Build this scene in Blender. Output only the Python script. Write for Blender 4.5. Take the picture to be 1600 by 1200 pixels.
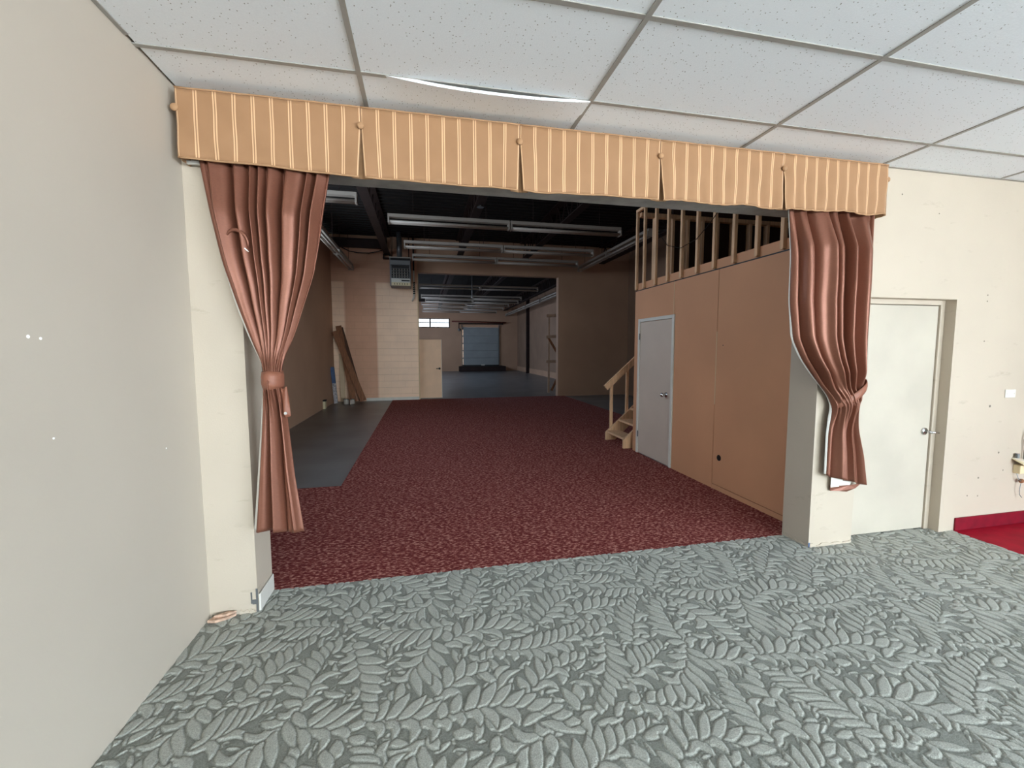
import bpy, math, random
import numpy as np
from mathutils import Matrix, Vector

for o in list(bpy.data.objects):
    bpy.data.objects.remove(o, do_unlink=True)
scene = bpy.context.scene
COL = scene.collection
random.seed(7)

# ------------------------------------------------------------------ camera
F_PX, YAW, PITCH, ROLL = 659.96, 0.20679, -0.081465, -0.0022273
cy, sy, cp, sp = math.cos(YAW), math.sin(YAW), math.cos(PITCH), math.sin(PITCH)
fwd = Vector((sy * cp, cy * cp, sp))
rgt = Vector((cy, -sy, 0))
upv = rgt.cross(fwd)
c_, s_ = math.cos(ROLL), math.sin(ROLL)
rgt, upv = c_ * rgt + s_ * upv, -s_ * rgt + c_ * upv
cam = bpy.data.cameras.new('camera')
cam.sensor_fit = 'HORIZONTAL'
cam.sensor_width = 36.0
cam.lens = F_PX / 1600 * 36.0
cam.clip_start = 0.02
cam_o = bpy.data.objects.new('camera', cam)
COL.objects.link(cam_o)
cam_o.matrix_world = Matrix((
    (rgt.x, upv.x, -fwd.x, 0.0),
    (rgt.y, upv.y, -fwd.y, 0.0),
    (rgt.z, upv.z, -fwd.z, 1.56),
    (0, 0, 0, 1)))
scene.camera = cam_o

# ------------------------------------------------------------------ world and exposure
SKY = 36.0
world = bpy.data.worlds.new('sky')
scene.world = world
world.use_nodes = True
wn, wl = world.node_tree.nodes, world.node_tree.links
wn.clear()
w_out = wn.new('ShaderNodeOutputWorld')
w_bg = wn.new('ShaderNodeBackground')
w_bg.inputs['Strength'].default_value = SKY
w_tc = wn.new('ShaderNodeTexCoord')
w_sx = wn.new('ShaderNodeSeparateXYZ')
w_rp = wn.new('ShaderNodeValToRGB')
w_rp.color_ramp.elements[0].position = 0.47
w_rp.color_ramp.elements[0].color = (0.92, 0.94, 0.96, 1)      # ground outside, brightened to light the ceiling
w_rp.color_ramp.elements[1].position = 0.53
w_rp.color_ramp.elements[1].color = (0.88, 0.95, 1.0, 1)       # overcast sky
w_mm = wn.new('ShaderNodeMath'); w_mm.operation = 'MULTIPLY_ADD'
w_mm.inputs[1].default_value = 0.5; w_mm.inputs[2].default_value = 0.5
wl.new(w_tc.outputs['Generated'], w_sx.inputs[0])
wl.new(w_sx.outputs['Z'], w_mm.inputs[0])
wl.new(w_mm.outputs[0], w_rp.inputs[0])
wl.new(w_rp.outputs[0], w_bg.inputs[0])
wl.new(w_bg.outputs[0], w_out.inputs[0])

scene.view_settings.view_transform = 'Standard'
scene.view_settings.look = 'None'
scene.view_settings.gamma = 1.0
scene.view_settings.use_curve_mapping = False
scene.view_settings.exposure = 0.0
scene.cycles.diffuse_bounces = 5
scene.cycles.max_bounces = 12
scene.cycles.use_denoising = True

# where the room stands (metres)
XL, XR = -1.245, 7.0            # front room side walls
YW, YB = 2.66, 2.91             # faces of the wall with the wide opening
YS = -13.98                     # shop front behind the camera
OX0, OX1, OZ = -0.99, 2.935, 2.60
CZ = 2.9246                     # suspended ceiling
BL, BR = -2.62, 6.9             # back room side walls
YF, YF2 = 13.5, 13.72           # far wall
YE = 30.9                       # end wall of the rear warehouse
RZ = 4.95                       # roof deck
FX0, FX1, FZ = -0.14, 4.40, 3.92  # opening in the far wall


def portal(name, x0, x1, z0, z1, y, face):
    l = bpy.data.lights.new(name, 'AREA')
    l.shape = 'RECTANGLE'
    l.size, l.size_y = x1 - x0, z1 - z0
    l.cycles.is_portal = True
    o = bpy.data.objects.new(name, l)
    COL.objects.link(o)
    o.location = ((x0 + x1) / 2, y, (z0 + z1) / 2)
    o.rotation_euler = (math.radians(90 * face), 0, 0)
    return o

def portal_side(name, y0, y1, z0, z1, x):
    l = bpy.data.lights.new(name, 'AREA')
    l.shape = 'RECTANGLE'
    l.size, l.size_y = z1 - z0, y1 - y0
    l.cycles.is_portal = True
    o = bpy.data.objects.new(name, l)
    COL.objects.link(o)
    o.location = (x, (y0 + y1) / 2, (z0 + z1) / 2)
    o.rotation_euler = (0, math.radians(90), 0)
    return o

SW = (-1.0, 6.7, 0.12, 2.72)     # shop front glazing x0 x1 z0 z1
GW = (-11.5, -1.8, 0.12, 2.62)   # tinted side glazing in the right wall y0 y1 z0 z1
CW = (3.3, 10.4, 3.25, 4.15)    # tinted windows added unseen in the left wall to light the back room y0 y1 z0 z1
RW = (-2.2, 1.93, 3.14, 3.79)   # high window in the end wall
portal('daylight_portal_front', *SW, YS - 0.12, +1)
portal('daylight_portal_rear', *RW, YE + 0.12, -1)
portal_side('daylight_portal_side', *GW, XR + 0.10)
LW = (17.0, 28.5, 2.6, 3.9)     # windows added unseen in the left wall to light the rear warehouse
po = portal_side('added_window_portal_warehouse', *LW, BL - 0.12)
po.rotation_euler = (0, math.radians(-90), 0)
po = portal_side('added_window_portal_back', *CW, BL - 0.12)
po.rotation_euler = (0, math.radians(-90), 0)

# ------------------------------------------------------------------ materials
def lin(c):
    return tuple(((v / 255) / 12.92 if v / 255 <= 0.04045 else ((v / 255 + 0.055) / 1.055) ** 2.4) for v in c) + (1,)

MATS = {}
def mat(name, rgb, rough=0.7, spec=0.3, metal=0.0, var=0.0, vscale=3.0, bump=0.0, bscale=80.0, sheen=0.0, stretch=(1, 1, 1), rgb2=None):
    if name in MATS:
        return MATS[name]
    m = bpy.data.materials.new(name)
    m.use_nodes = True
    n, l = m.node_tree.nodes, m.node_tree.links
    b = n['Principled BSDF']
    b.inputs['Base Color'].default_value = lin(rgb)
    b.inputs['Roughness'].default_value = rough
    b.inputs['Specular IOR Level'].default_value = spec
    b.inputs['Metallic'].default_value = metal
    if sheen:
        b.inputs['Sheen Weight'].default_value = sheen
        b.inputs['Sheen Roughness'].default_value = 0.4
    tc = n.new('ShaderNodeTexCoord')
    mp = n.new('ShaderNodeMapping')
    mp.inputs['Scale'].default_value = stretch
    l.new(tc.outputs['Object'], mp.inputs[0])
    if var or rgb2:
        nz = n.new('ShaderNodeTexNoise')
        nz.inputs['Scale'].default_value = vscale
        nz.inputs['Detail'].default_value = 6
        l.new(mp.outputs[0], nz.inputs['Vector'])
        mx = n.new('ShaderNodeMix'); mx.data_type = 'RGBA'
        k = 1 - var
        mx.inputs['A'].default_value = lin(rgb)
        mx.inputs['B'].default_value = lin(rgb2) if rgb2 else lin(tuple(v * k for v in rgb))
        mr = n.new('ShaderNodeMapRange')
        mr.inputs['From Min'].default_value = 0.35; mr.inputs['From Max'].default_value = 0.65
        l.new(nz.outputs['Fac'], mr.inputs['Value'])
        l.new(mr.outputs[0], mx.inputs['Factor'])
        l.new(mx.outputs['Result'], b.inputs['Base Color'])
    if bump:
        nb = n.new('ShaderNodeTexNoise')
        nb.inputs['Scale'].default_value = bscale
        nb.inputs['Detail'].default_value = 4
        l.new(mp.outputs[0], nb.inputs['Vector'])
        bp = n.new('ShaderNodeBump')
        bp.inputs['Strength'].default_value = bump
        bp.inputs['Distance'].default_value = 0.01
        l.new(nb.outputs['Fac'], bp.inputs['Height'])
        l.new(bp.outputs[0], b.inputs['Normal'])
    MATS[name] = m
    return m

def N(m): return m.node_tree.nodes, m.node_tree.links, m.node_tree.nodes['Principled BSDF']

M_CREAM = mat('cream_wall_paint', (188, 176, 160), 0.6, 0.3, var=0.035, vscale=1.3, bump=0.05, bscale=120)
M_LEFTW = mat('left_wall_paint', (188, 178, 164), 0.55, 0.35, var=0.03, vscale=0.9, bump=0.04, bscale=120)
M_WHITEP = mat('white_paint', (214, 211, 203), 0.5, var=0.05, vscale=4)
M_TAN = mat('tan_wall_paint', (190, 154, 128), 0.65, 0.25, var=0.06, vscale=0.7, bump=0.06, bscale=60)
M_BLOCK = mat('painted_block', (214, 188, 162), 0.7, 0.25, var=0.07, vscale=2.0, bump=0.25, bscale=45)
def painted_light(m, ca, cb, cond):
    # light on the block wall painted in as pale areas, brown paint elsewhere
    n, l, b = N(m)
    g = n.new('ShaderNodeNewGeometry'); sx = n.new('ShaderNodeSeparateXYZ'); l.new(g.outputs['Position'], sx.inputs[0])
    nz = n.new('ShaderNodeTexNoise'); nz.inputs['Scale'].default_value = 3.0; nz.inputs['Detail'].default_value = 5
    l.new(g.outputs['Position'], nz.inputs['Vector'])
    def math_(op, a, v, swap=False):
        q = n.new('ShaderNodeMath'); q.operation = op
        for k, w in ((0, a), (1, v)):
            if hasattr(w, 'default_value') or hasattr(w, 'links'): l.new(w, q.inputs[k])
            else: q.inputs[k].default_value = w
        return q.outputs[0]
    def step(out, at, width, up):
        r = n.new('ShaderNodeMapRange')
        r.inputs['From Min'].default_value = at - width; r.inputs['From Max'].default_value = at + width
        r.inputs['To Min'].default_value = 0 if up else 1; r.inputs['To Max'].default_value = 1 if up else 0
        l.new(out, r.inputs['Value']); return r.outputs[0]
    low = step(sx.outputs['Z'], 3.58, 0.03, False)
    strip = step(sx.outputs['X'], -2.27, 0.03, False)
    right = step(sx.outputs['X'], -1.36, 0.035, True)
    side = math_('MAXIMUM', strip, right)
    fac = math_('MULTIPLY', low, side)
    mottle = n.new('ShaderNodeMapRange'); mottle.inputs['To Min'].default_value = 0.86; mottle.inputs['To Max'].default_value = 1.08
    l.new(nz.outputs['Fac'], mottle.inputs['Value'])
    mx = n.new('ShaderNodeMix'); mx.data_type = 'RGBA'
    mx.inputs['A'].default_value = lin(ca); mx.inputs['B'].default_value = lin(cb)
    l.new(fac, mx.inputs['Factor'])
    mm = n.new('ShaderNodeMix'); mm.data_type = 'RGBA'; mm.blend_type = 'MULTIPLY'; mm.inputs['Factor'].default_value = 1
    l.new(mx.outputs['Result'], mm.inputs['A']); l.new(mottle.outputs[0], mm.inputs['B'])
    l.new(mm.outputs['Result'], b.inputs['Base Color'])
M_FARB = mat('block_paint_with_light', (214, 188, 162), 0.7, 0.25, bump=0.25, bscale=45)
painted_light(M_FARB, (216, 170, 143), (250, 219, 192), None)
M_PART = mat('tan_partition_panel', (206, 152, 116), 0.6, 0.25, var=0.05, vscale=1.0, bump=0.03, bscale=60)
M_RAW = mat('unpainted_joint', (214, 186, 150), 0.8, var=0.05)
M_WOOD = mat('pine_stud', (228, 186, 148), 0.65, var=0.14, vscale=6, stretch=(6, 6, 0.7))
M_PLANK = mat('brown_plank', (144, 96, 66), 0.65, var=0.2, vscale=5, stretch=(8, 8, 0.8))
M_DARKST = mat('dark_red_steel', (46, 32, 30), 0.7, var=0.2, vscale=4)
M_DECK = mat('roof_deck_dark', (27, 25, 24), 0.75, var=0.2, vscale=2)
M_CONC = mat('grey_concrete', (120, 122, 124), 0.34, 0.5, var=0.16, vscale=1.2, bump=0.05, bscale=30)
M_METAL = mat('white_enamel', (166, 159, 150), 0.5)
M_TUBE = mat('fluorescent_glass', (164, 156, 147), 0.35, 0.5)
M_GREYM = mat('grey_steel', (120, 122, 124), 0.4, 0.5, 0.6)
M_CHROME = mat('brushed_chrome', (205, 205, 205), 0.22, 0.5, 1.0)
M_BLACK = mat('black_paint', (22, 22, 23), 0.5)
M_CURT = mat('brown_satin', (132, 84, 66), 0.42, 0.5, 0.40, var=0.10, vscale=70, stretch=(1, 1, 14), bump=0.08, bscale=130)
M_TIE = mat('brown_satin_band', (138, 88, 69), 0.5, 0.35, var=0.05, vscale=60)
M_LINING = mat('white_lining', (232, 230, 224), 0.7)
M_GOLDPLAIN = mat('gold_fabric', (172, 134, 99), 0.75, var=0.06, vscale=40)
M_GOLDSHADE = mat('gold_fabric_shaded', (160, 124, 90), 0.8, var=0.06, vscale=40)  # darker copy of the gold fabric, painting the shade inside the pleats
def scuffs(m):
    n, l, b = N(m)
    src = b.inputs['Base Color'].links[0].from_socket
    tc = n.new('ShaderNodeTexCoord'); mp = n.new('ShaderNodeMapping'); mp.inputs['Scale'].default_value = (1.0, 1.0, 2.6)
    l.new(tc.outputs['Object'], mp.inputs[0])
    nz = n.new('ShaderNodeTexNoise'); nz.inputs['Scale'].default_value = 4.2; nz.inputs['Detail'].default_value = 9; nz.inputs['Roughness'].default_value = 0.62
    l.new(mp.outputs[0], nz.inputs['Vector'])
    r = n.new('ShaderNodeValToRGB')
    r.color_ramp.elements[0].position = 0.22; r.color_ramp.elements[0].color = (0.78, 0.76, 0.74, 1)
    r.color_ramp.elements[1].position = 0.38; r.color_ramp.elements[1].color = (1, 1, 1, 1)
    l.new(nz.outputs['Fac'], r.inputs[0])
    mx = n.new('ShaderNodeMix'); mx.data_type = 'RGBA'; mx.blend_type = 'MULTIPLY'; mx.inputs['Factor'].default_value = 1
    l.new(src, mx.inputs['A']); l.new(r.outputs[0], mx.inputs['B']); l.new(mx.outputs['Result'], b.inputs['Base Color'])
scuffs(M_CREAM)
M_CREAMD = mat('cream_door', (188, 180, 166), 0.5, 0.3, var=0.05, vscale=2.2)
M_GREYD = mat('pale_grey_door', (202, 186, 172), 0.5, 0.3, var=0.04, vscale=1.5)
M_REDV = mat('red_vinyl', (166, 12, 42), 0.65, 0.15, var=0.12, vscale=8)
M_BLUE = mat('blue_print', (78, 100, 138), 0.5, var=0.1, vscale=14)
M_PLASTER = mat('broken_plaster', (205, 172, 150), 0.9, var=0.2, vscale=40, bump=0.5, bscale=60)
M_TBAR = mat('ceiling_grid_metal', (160, 157, 151), 0.45, 0.4, var=0.05, vscale=10)
M_ALU = mat('anodised_aluminium', (150, 150, 148), 0.4, 0.5, 0.7)
M_RED_PIPE = mat('red_sprinkler_pipe', (96, 46, 36), 0.5)
M_COPPER = mat('beige_plastic', (214, 200, 164), 0.5)

def glass_mat(name='window_glass', col=(0.96, 0.98, 0.97, 1)):
    m = bpy.data.materials.new(name); m.use_nodes = True
    n, l = m.node_tree.nodes, m.node_tree.links
    n.clear()
    out = n.new('ShaderNodeOutputMaterial'); t = n.new('ShaderNodeBsdfTransparent'); g = n.new('ShaderNodeBsdfGlossy')
    g.inputs['Roughness'].default_value = 0.02
    mx = n.new('ShaderNodeMixShader'); mx.inputs[0].default_value = 0.06
    t.inputs[0].default_value = col
    l.new(t.outputs[0], mx.inputs[1]); l.new(g.outputs[0], mx.inputs[2]); l.new(mx.outputs[0], out.inputs[0])
    return m
M_GLASS = glass_mat()
M_TINT = glass_mat('tinted_window_glass', (0.84, 0.87, 0.90, 1))
M_TINT3 = glass_mat('smoked_glass', (0.46, 0.49, 0.54, 1))
M_TINT4 = glass_mat('dimmed_glass', (0.24, 0.245, 0.25, 1))  # tint dims the sky glare in the end window
M_TINT2 = glass_mat('dark_tinted_glass', (0.50, 0.53, 0.56, 1))

def tile_mat():
    m = mat('acoustic_tile', (226, 226, 222), 0.85, 0.15)
    n, l, b = N(m)
    tc = n.new('ShaderNodeTexCoord'); oi = n.new('ShaderNodeObjectInfo')
    ad = n.new('ShaderNodeVectorMath'); ad.operation = 'ADD'
    ml = n.new('ShaderNodeMath'); ml.operation = 'MULTIPLY'; ml.inputs[1].default_value = 37.0
    l.new(oi.outputs['Random'], ml.inputs[0])
    l.new(tc.outputs['Object'], ad.inputs[0]); l.new(ml.outputs[0], ad.inputs[1])
    vo = n.new('ShaderNodeTexVoronoi'); vo.inputs['Scale'].default_value = 70
    l.new(ad.outputs[0], vo.inputs['Vector'])
    # a few cells only carry a pin hole
    lt = n.new('ShaderNodeMath'); lt.operation = 'LESS_THAN'; lt.inputs[1].default_value = 0.17
    l.new(vo.outputs['Distance'], lt.inputs[0])
    sp_ = n.new('ShaderNodeSeparateColor'); l.new(vo.outputs['Color'], sp_.inputs[0])
    gt = n.new('ShaderNodeMath'); gt.operation = 'GREATER_THAN'; gt.inputs[1].default_value = 0.62
    l.new(sp_.outputs[0], gt.inputs[0])
    mu = n.new('ShaderNodeMath'); mu.operation = 'MULTIPLY'
    l.new(lt.outputs[0], mu.inputs[0]); l.new(gt.outputs[0], mu.inputs[1])
    nz = n.new('ShaderNodeTexNoise'); nz.inputs['Scale'].default_value = 160; nz.inputs['Detail'].default_value = 3
    l.new(ad.outputs[0], nz.inputs['Vector'])
    mx0 = n.new('ShaderNodeMix'); mx0.data_type = 'RGBA'
    mx0.inputs['A'].default_value = lin((244, 248, 252)); mx0.inputs['B'].default_value = lin((232, 236, 240))
    l.new(nz.outputs['Fac'], mx0.inputs['Factor'])
    mx = n.new('ShaderNodeMix'); mx.data_type = 'RGBA'
    mx.inputs['B'].default_value = lin((128, 124, 116))
    l.new(mx0.outputs['Result'], mx.inputs['A']); l.new(mu.outputs[0], mx.inputs['Factor'])
    l.new(mx.outputs['Result'], b.inputs['Base Color'])
    bp = n.new('ShaderNodeBump'); bp.inputs['Strength'].default_value = 0.25; bp.inputs['Distance'].default_value = 0.004
    l.new(nz.outputs['Fac'], bp.inputs['Height']); l.new(bp.outputs[0], b.inputs['Normal'])
    return m
M_TILE = tile_mat()

def valance_mat(x0, pitch):
    m = mat('striped_gold_fabric', (190, 148, 104), 0.7, 0.2, sheen=0.15)
    n, l, b = N(m)
    at = n.new('ShaderNodeUVMap'); at.uv_map = 'UVMap'
    sx = n.new('ShaderNodeSeparateXYZ'); l.new(at.outputs[0], sx.inputs[0])
    # u runs 0..10 over a panel; a pair of woven cords at each whole number
    fr = n.new('ShaderNodeMath'); fr.operation = 'ADD'; fr.inputs[1].default_value = 0.5
    l.new(sx.outputs['X'], fr.inputs[0])
    f2 = n.new('ShaderNodeMath'); f2.operation = 'FRACT'; l.new(fr.outputs[0], f2.inputs[0])
    f3 = n.new('ShaderNodeMath'); f3.operation = 'SUBTRACT'; f3.inputs[1].default_value = 0.5; l.new(f2.outputs[0], f3.inputs[0])
    f4 = n.new('ShaderNodeMath'); f4.operation = 'ABSOLUTE'; l.new(f3.outputs[0], f4.inputs[0])
    f5 = n.new('ShaderNodeMath'); f5.operation = 'SUBTRACT'; f5.inputs[1].default_value = 0.066; l.new(f4.outputs[0], f5.inputs[0])
    f6 = n.new('ShaderNodeMath'); f6.operation = 'ABSOLUTE'; l.new(f5.outputs[0], f6.inputs[0])
    mr = n.new('ShaderNodeMapRange'); mr.inputs['From Min'].default_value = 0.030; mr.inputs['From Max'].default_value = 0.046
    mr.inputs['To Min'].default_value = 1; mr.inputs['To Max'].default_value = 0
    l.new(f6.outputs[0], mr.inputs['Value'])
    tc = n.new('ShaderNodeTexCoord')
    nz = n.new('ShaderNodeTexNoise'); nz.inputs['Scale'].default_value = 7; nz.inputs['Detail'].default_value = 5
    l.new(tc.outputs['Object'], nz.inputs['Vector'])
    c0 = n.new('ShaderNodeMix'); c0.data_type = 'RGBA'
    c0.inputs['A'].default_value = lin((164, 126, 93)); c0.inputs['B'].default_value = lin((148, 112, 81))
    l.new(nz.outputs['Fac'], c0.inputs['Factor'])
    c1 = n.new('ShaderNodeMix'); c1.data_type = 'RGBA'; c1.inputs['B'].default_value = lin((212, 172, 134))
    l.new(c0.outputs['Result'], c1.inputs['A']); l.new(mr.outputs[0], c1.inputs['Factor'])
    l.new(c1.outputs['Result'], b.inputs['Base Color'])
    bp = n.new('ShaderNodeBump'); bp.inputs['Strength'].default_value = 0.6; bp.inputs['Distance'].default_value = 0.002
    l.new(mr.outputs[0], bp.inputs['Height']); l.new(bp.outputs[0], b.inputs['Normal'])
    return m
M_VAL = valance_mat(0, 1)

def red_carpet_mat():
    m = mat('red_fleck_carpet', (92, 30, 34), 0.95, 0.1)
    n, l, b = N(m)
    tc = n.new('ShaderNodeTexCoord')
    mp = n.new('ShaderNodeMapping'); mp.inputs['Rotation'].default_value = (0, 0, 0.6); mp.inputs['Scale'].default_value = (1, 1.7, 1)
    l.new(tc.outputs['Object'], mp.inputs[0])
    n1 = n.new('ShaderNodeTexNoise'); n1.inputs['Scale'].default_value = 34; n1.inputs['Detail'].default_value = 3; n1.inputs['Roughness'].default_value = 0.6
    l.new(mp.outputs[0], n1.inputs['Vector'])
    r = n.new('ShaderNodeValToRGB')
    e = r.color_ramp.elements
    e[0].position = 0.40; e[0].color = lin((104, 42, 42))
    e[1].position = 0.66; e[1].color = lin((196, 142, 130))
    x = e.new(0.52); x.color = lin((134, 70, 66))
    l.new(n1.outputs['Fac'], r.inputs[0])
    l.new(r.outputs[0], b.inputs['Base Color'])
    nb = n.new('ShaderNodeTexNoise'); nb.inputs['Scale'].default_value = 150
    l.new(tc.outputs['Object'], nb.inputs['Vector'])
    bp = n.new('ShaderNodeBump'); bp.inputs['Strength'].default_value = 0.5; bp.inputs['Distance'].default_value = 0.006
    l.new(nb.outputs['Fac'], bp.inputs['Height']); l.new(bp.outputs[0], b.inputs['Normal'])
    return m
M_REDC = red_carpet_mat()
M_LEAF = mat('sage_cut_pile', (150, 154, 147), 0.95, 0.1, bump=0.5, bscale=260, sheen=0.15)
def pile_colours(m):
    n, l, b = N(m)
    at = n.new('ShaderNodeAttribute'); at.attribute_name = 'pile'
    tc = n.new('ShaderNodeTexCoord')
    nz = n.new('ShaderNodeTexNoise'); nz.inputs['Scale'].default_value = 190; nz.inputs['Detail'].default_value = 4
    l.new(tc.outputs['Object'], nz.inputs['Vector'])
    a = n.new('ShaderNodeMix'); a.data_type = 'RGBA'
    a.inputs['A'].default_value = lin((142, 145, 138)); a.inputs['B'].default_value = lin((178, 180, 172))
    l.new(at.outputs['Fac'], a.inputs['Factor'])
    v = n.new('ShaderNodeMix'); v.data_type = 'RGBA'; v.blend_type = 'MULTIPLY'
    v.inputs['Factor'].default_value = 1.0
    r = n.new('ShaderNodeValToRGB'); r.color_ramp.elements[0].color = (0.72, 0.72, 0.72, 1); r.color_ramp.elements[0].position = 0.3
    r.color_ramp.elements[1].color = (1.12, 1.12, 1.12, 1); r.color_ramp.elements[1].position = 0.7
    l.new(nz.outputs['Fac'], r.inputs[0])
    l.new(a.outputs['Result'], v.inputs['A']); l.new(r.outputs[0], v.inputs['B'])
    l.new(v.outputs['Result'], b.inputs['Base Color'])
pile_colours(M_LEAF)
M_LOOP = mat('sage_loop_ground', (150, 153, 146), 0.95, 0.1, var=0.15, vscale=150, bump=0.6, bscale=300)

# ------------------------------------------------------------------ mesh helpers
class MB:
    def __init__(s): s.v, s.f, s.uv = [], [], None
    def add(s, vs, fs):
        k = len(s.v); s.v += [tuple(v) for v in vs]; s.f += [tuple(i + k for i in f) for f in fs]; return s
    def box(s, x0, x1, y0, y1, z0, z1):
        return s.add([(x0, y0, z0), (x1, y0, z0), (x1, y1, z0), (x0, y1, z0), (x0, y0, z1), (x1, y0, z1), (x1, y1, z1), (x0, y1, z1)],
                     [(0, 3, 2, 1), (4, 5, 6, 7), (0, 1, 5, 4), (1, 2, 6, 5), (2, 3, 7, 6), (3, 0, 4, 7)])
    def bar(s, a, b, w, h, up=(0, 0, 1)):
        """rectangular bar from a to b: w across, h along up"""
        a, b, up = Vector(a), Vector(b), Vector(up)
        d = (b - a).normalized()
        side = d.cross(up)
        if side.length < 1e-5: side = d.cross(Vector((1, 0, 0)))
        side.normalize(); u = side.cross(d).normalized()
        vs = []
        for p in (a, b):
            for i, j in ((-1, -1), (1, -1), (1, 1), (-1, 1)):
                vs.append(p + side * (i * w / 2) + u * (j * h / 2))
        return s.add(vs, [(3, 2, 1, 0), (4, 5, 6, 7), (0, 1, 5, 4), (1, 2, 6, 5), (2, 3, 7, 6), (3, 0, 4, 7)])
    def tube(s, pts, r, n=8, cap=True):
        pts = [Vector(p) for p in pts]
        rs = r if isinstance(r, (list, tuple)) else [r] * len(pts)
        vs, fs = [], []
        ref = None
        for i, p in enumerate(pts):
            d = (pts[min(i + 1, len(pts) - 1)] - pts[max(i - 1, 0)]).normalized()
            if ref is None:
                ref = d.cross(Vector((0, 0, 1)))
                if ref.length < 1e-3: ref = d.cross(Vector((1, 0, 0)))
            ref = (ref - d * ref.dot(d)).normalized()
            b2 = d.cross(ref)
            for k in range(n):
                a = 2 * math.pi * k / n
                vs.append(p + (ref * math.cos(a) + b2 * math.sin(a)) * rs[i])
        for i in range(len(pts) - 1):
            for k in range(n):
                fs.append((i * n + k, i * n + (k + 1) % n, (i + 1) * n + (k + 1) % n, (i + 1) * n + k))
        if cap:
            fs.append(tuple(range(n))[::-1]); fs.append(tuple((len(pts) - 1) * n + k for k in range(n)))
        return s.add(vs, fs)
    def prism(s, poly, axis, a, b):
        """polygon of 2-D points swept along axis (0 x,1 y,2 z) from a to b"""
        n = len(poly)
        def P(q, t):
            return (t, q[0], q[1]) if axis == 0 else (q[0], t, q[1]) if axis == 1 else (q[0], q[1], t)
        vs = [P(q, a) for q in poly] + [P(q, b) for q in poly]
        fs = [tuple(range(n)), tuple(range(n, 2 * n))[::-1]] + [(i, i + n, (i + 1) % n + n, (i + 1) % n) for i in range(n)]
        return s.add(vs, fs)
    def ball(s, c, r, n=12, m=8, sq=(1, 1, 1)):
        vs, fs = [], []
        for j in range(m + 1):
            t = math.pi * j / m
            for k in range(n):
                a = 2 * math.pi * k / n
                vs.append((c[0] + r * sq[0] * math.sin(t) * math.cos(a), c[1] + r * sq[1] * math.sin(t) * math.sin(a), c[2] + r * sq[2] * math.cos(t)))
        for j in range(m):
            for k in range(n):
                fs.append((j * n + k, j * n + (k + 1) % n, (j + 1) * n + (k + 1) % n, (j + 1) * n + k))
        return s.add(vs, fs)
    def grid(s, P, nu, nv):
        """P(i,j) -> point, sheet of nu x nv points"""
        vs = [P(i, j) for j in range(nv) for i in range(nu)]
        fs = [(j * nu + i, j * nu + i + 1, (j + 1) * nu + i + 1, (j + 1) * nu + i) for j in range(nv - 1) for i in range(nu - 1)]
        return s.add(vs, fs)

ORIG = {}
def world_origin(o):
    p = Vector((0, 0, 0))
    while o is not None:
        p += o.location; o = o.parent
    return p

def link(name, mb, m, parent=None, origin=None, smooth=False, bevel=0.0, solid=0.0, fix=True):
    me = bpy.data.meshes.new(name)
    base = Vector(origin) if origin is not None else (world_origin(parent) if parent else Vector((0, 0, 0)))
    me.from_pydata([tuple(Vector(v) - base) for v in mb.v], [], mb.f)
    if fix:
        import bmesh
        bm = bmesh.new(); bm.from_mesh(me); bmesh.ops.recalc_face_normals(bm, faces=bm.faces); bm.to_mesh(me); bm.free()
    me.materials.append(m)
    if smooth:
        me.polygons.foreach_set('use_smooth', [True] * len(me.polygons))
    o = bpy.data.objects.new(name, me)
    COL.objects.link(o)
    if parent:
        o.parent = parent
        o.location = base - world_origin(parent)
    else:
        o.location = base
    if bevel:
        b = o.modifiers.new('bevel', 'BEVEL'); b.width = bevel; b.segments = 2; b.limit_method = 'ANGLE'; b.angle_limit = 0.9
    if solid:
        b = o.modifiers.new('solid', 'SOLIDIFY'); b.thickness = solid; b.offset = 0
    return o

def tag(o, label=None, cat=None, group=None, kind=None):
    if label: o['label'] = label
    if cat: o['category'] = cat
    if group: o['group'] = group
    if kind: o['kind'] = kind
    return o

def thing(name, loc, label, cat, group=None):
    o = bpy.data.objects.new(name, None)
    o.empty_display_size = 0.1
    COL.objects.link(o); o.location = loc
    return tag(o, label, cat, group)

def struct(name, mb, m, label=None, **k):
    return tag(link(name, mb, m, **k), label, None, None, 'structure')

def inst(src, parent, loc, name=None):
    c = src.copy(); COL.objects.link(c); c.parent = parent; c.location = loc
    return c

def copy_tree(o, loc, label=None, parent=None):
    c = o.copy(); COL.objects.link(c); c.parent = parent
    c.location = loc
    if label: c['label'] = label
    for ch in list(o.children):
        copy_tree(ch, ch.location.copy(), None, c)
    return c

def box(x0, x1, y0, y1, z0, z1): return MB().box(x0, x1, y0, y1, z0, z1)

# ------------------------------------------------------------------ the shell
struct('floor', box(BL - 0.2, XR + 0.2, YS - 0.2, YE + 0.2, -0.2, -0.004), M_CONC, 'bare grey concrete floor slab')

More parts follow.
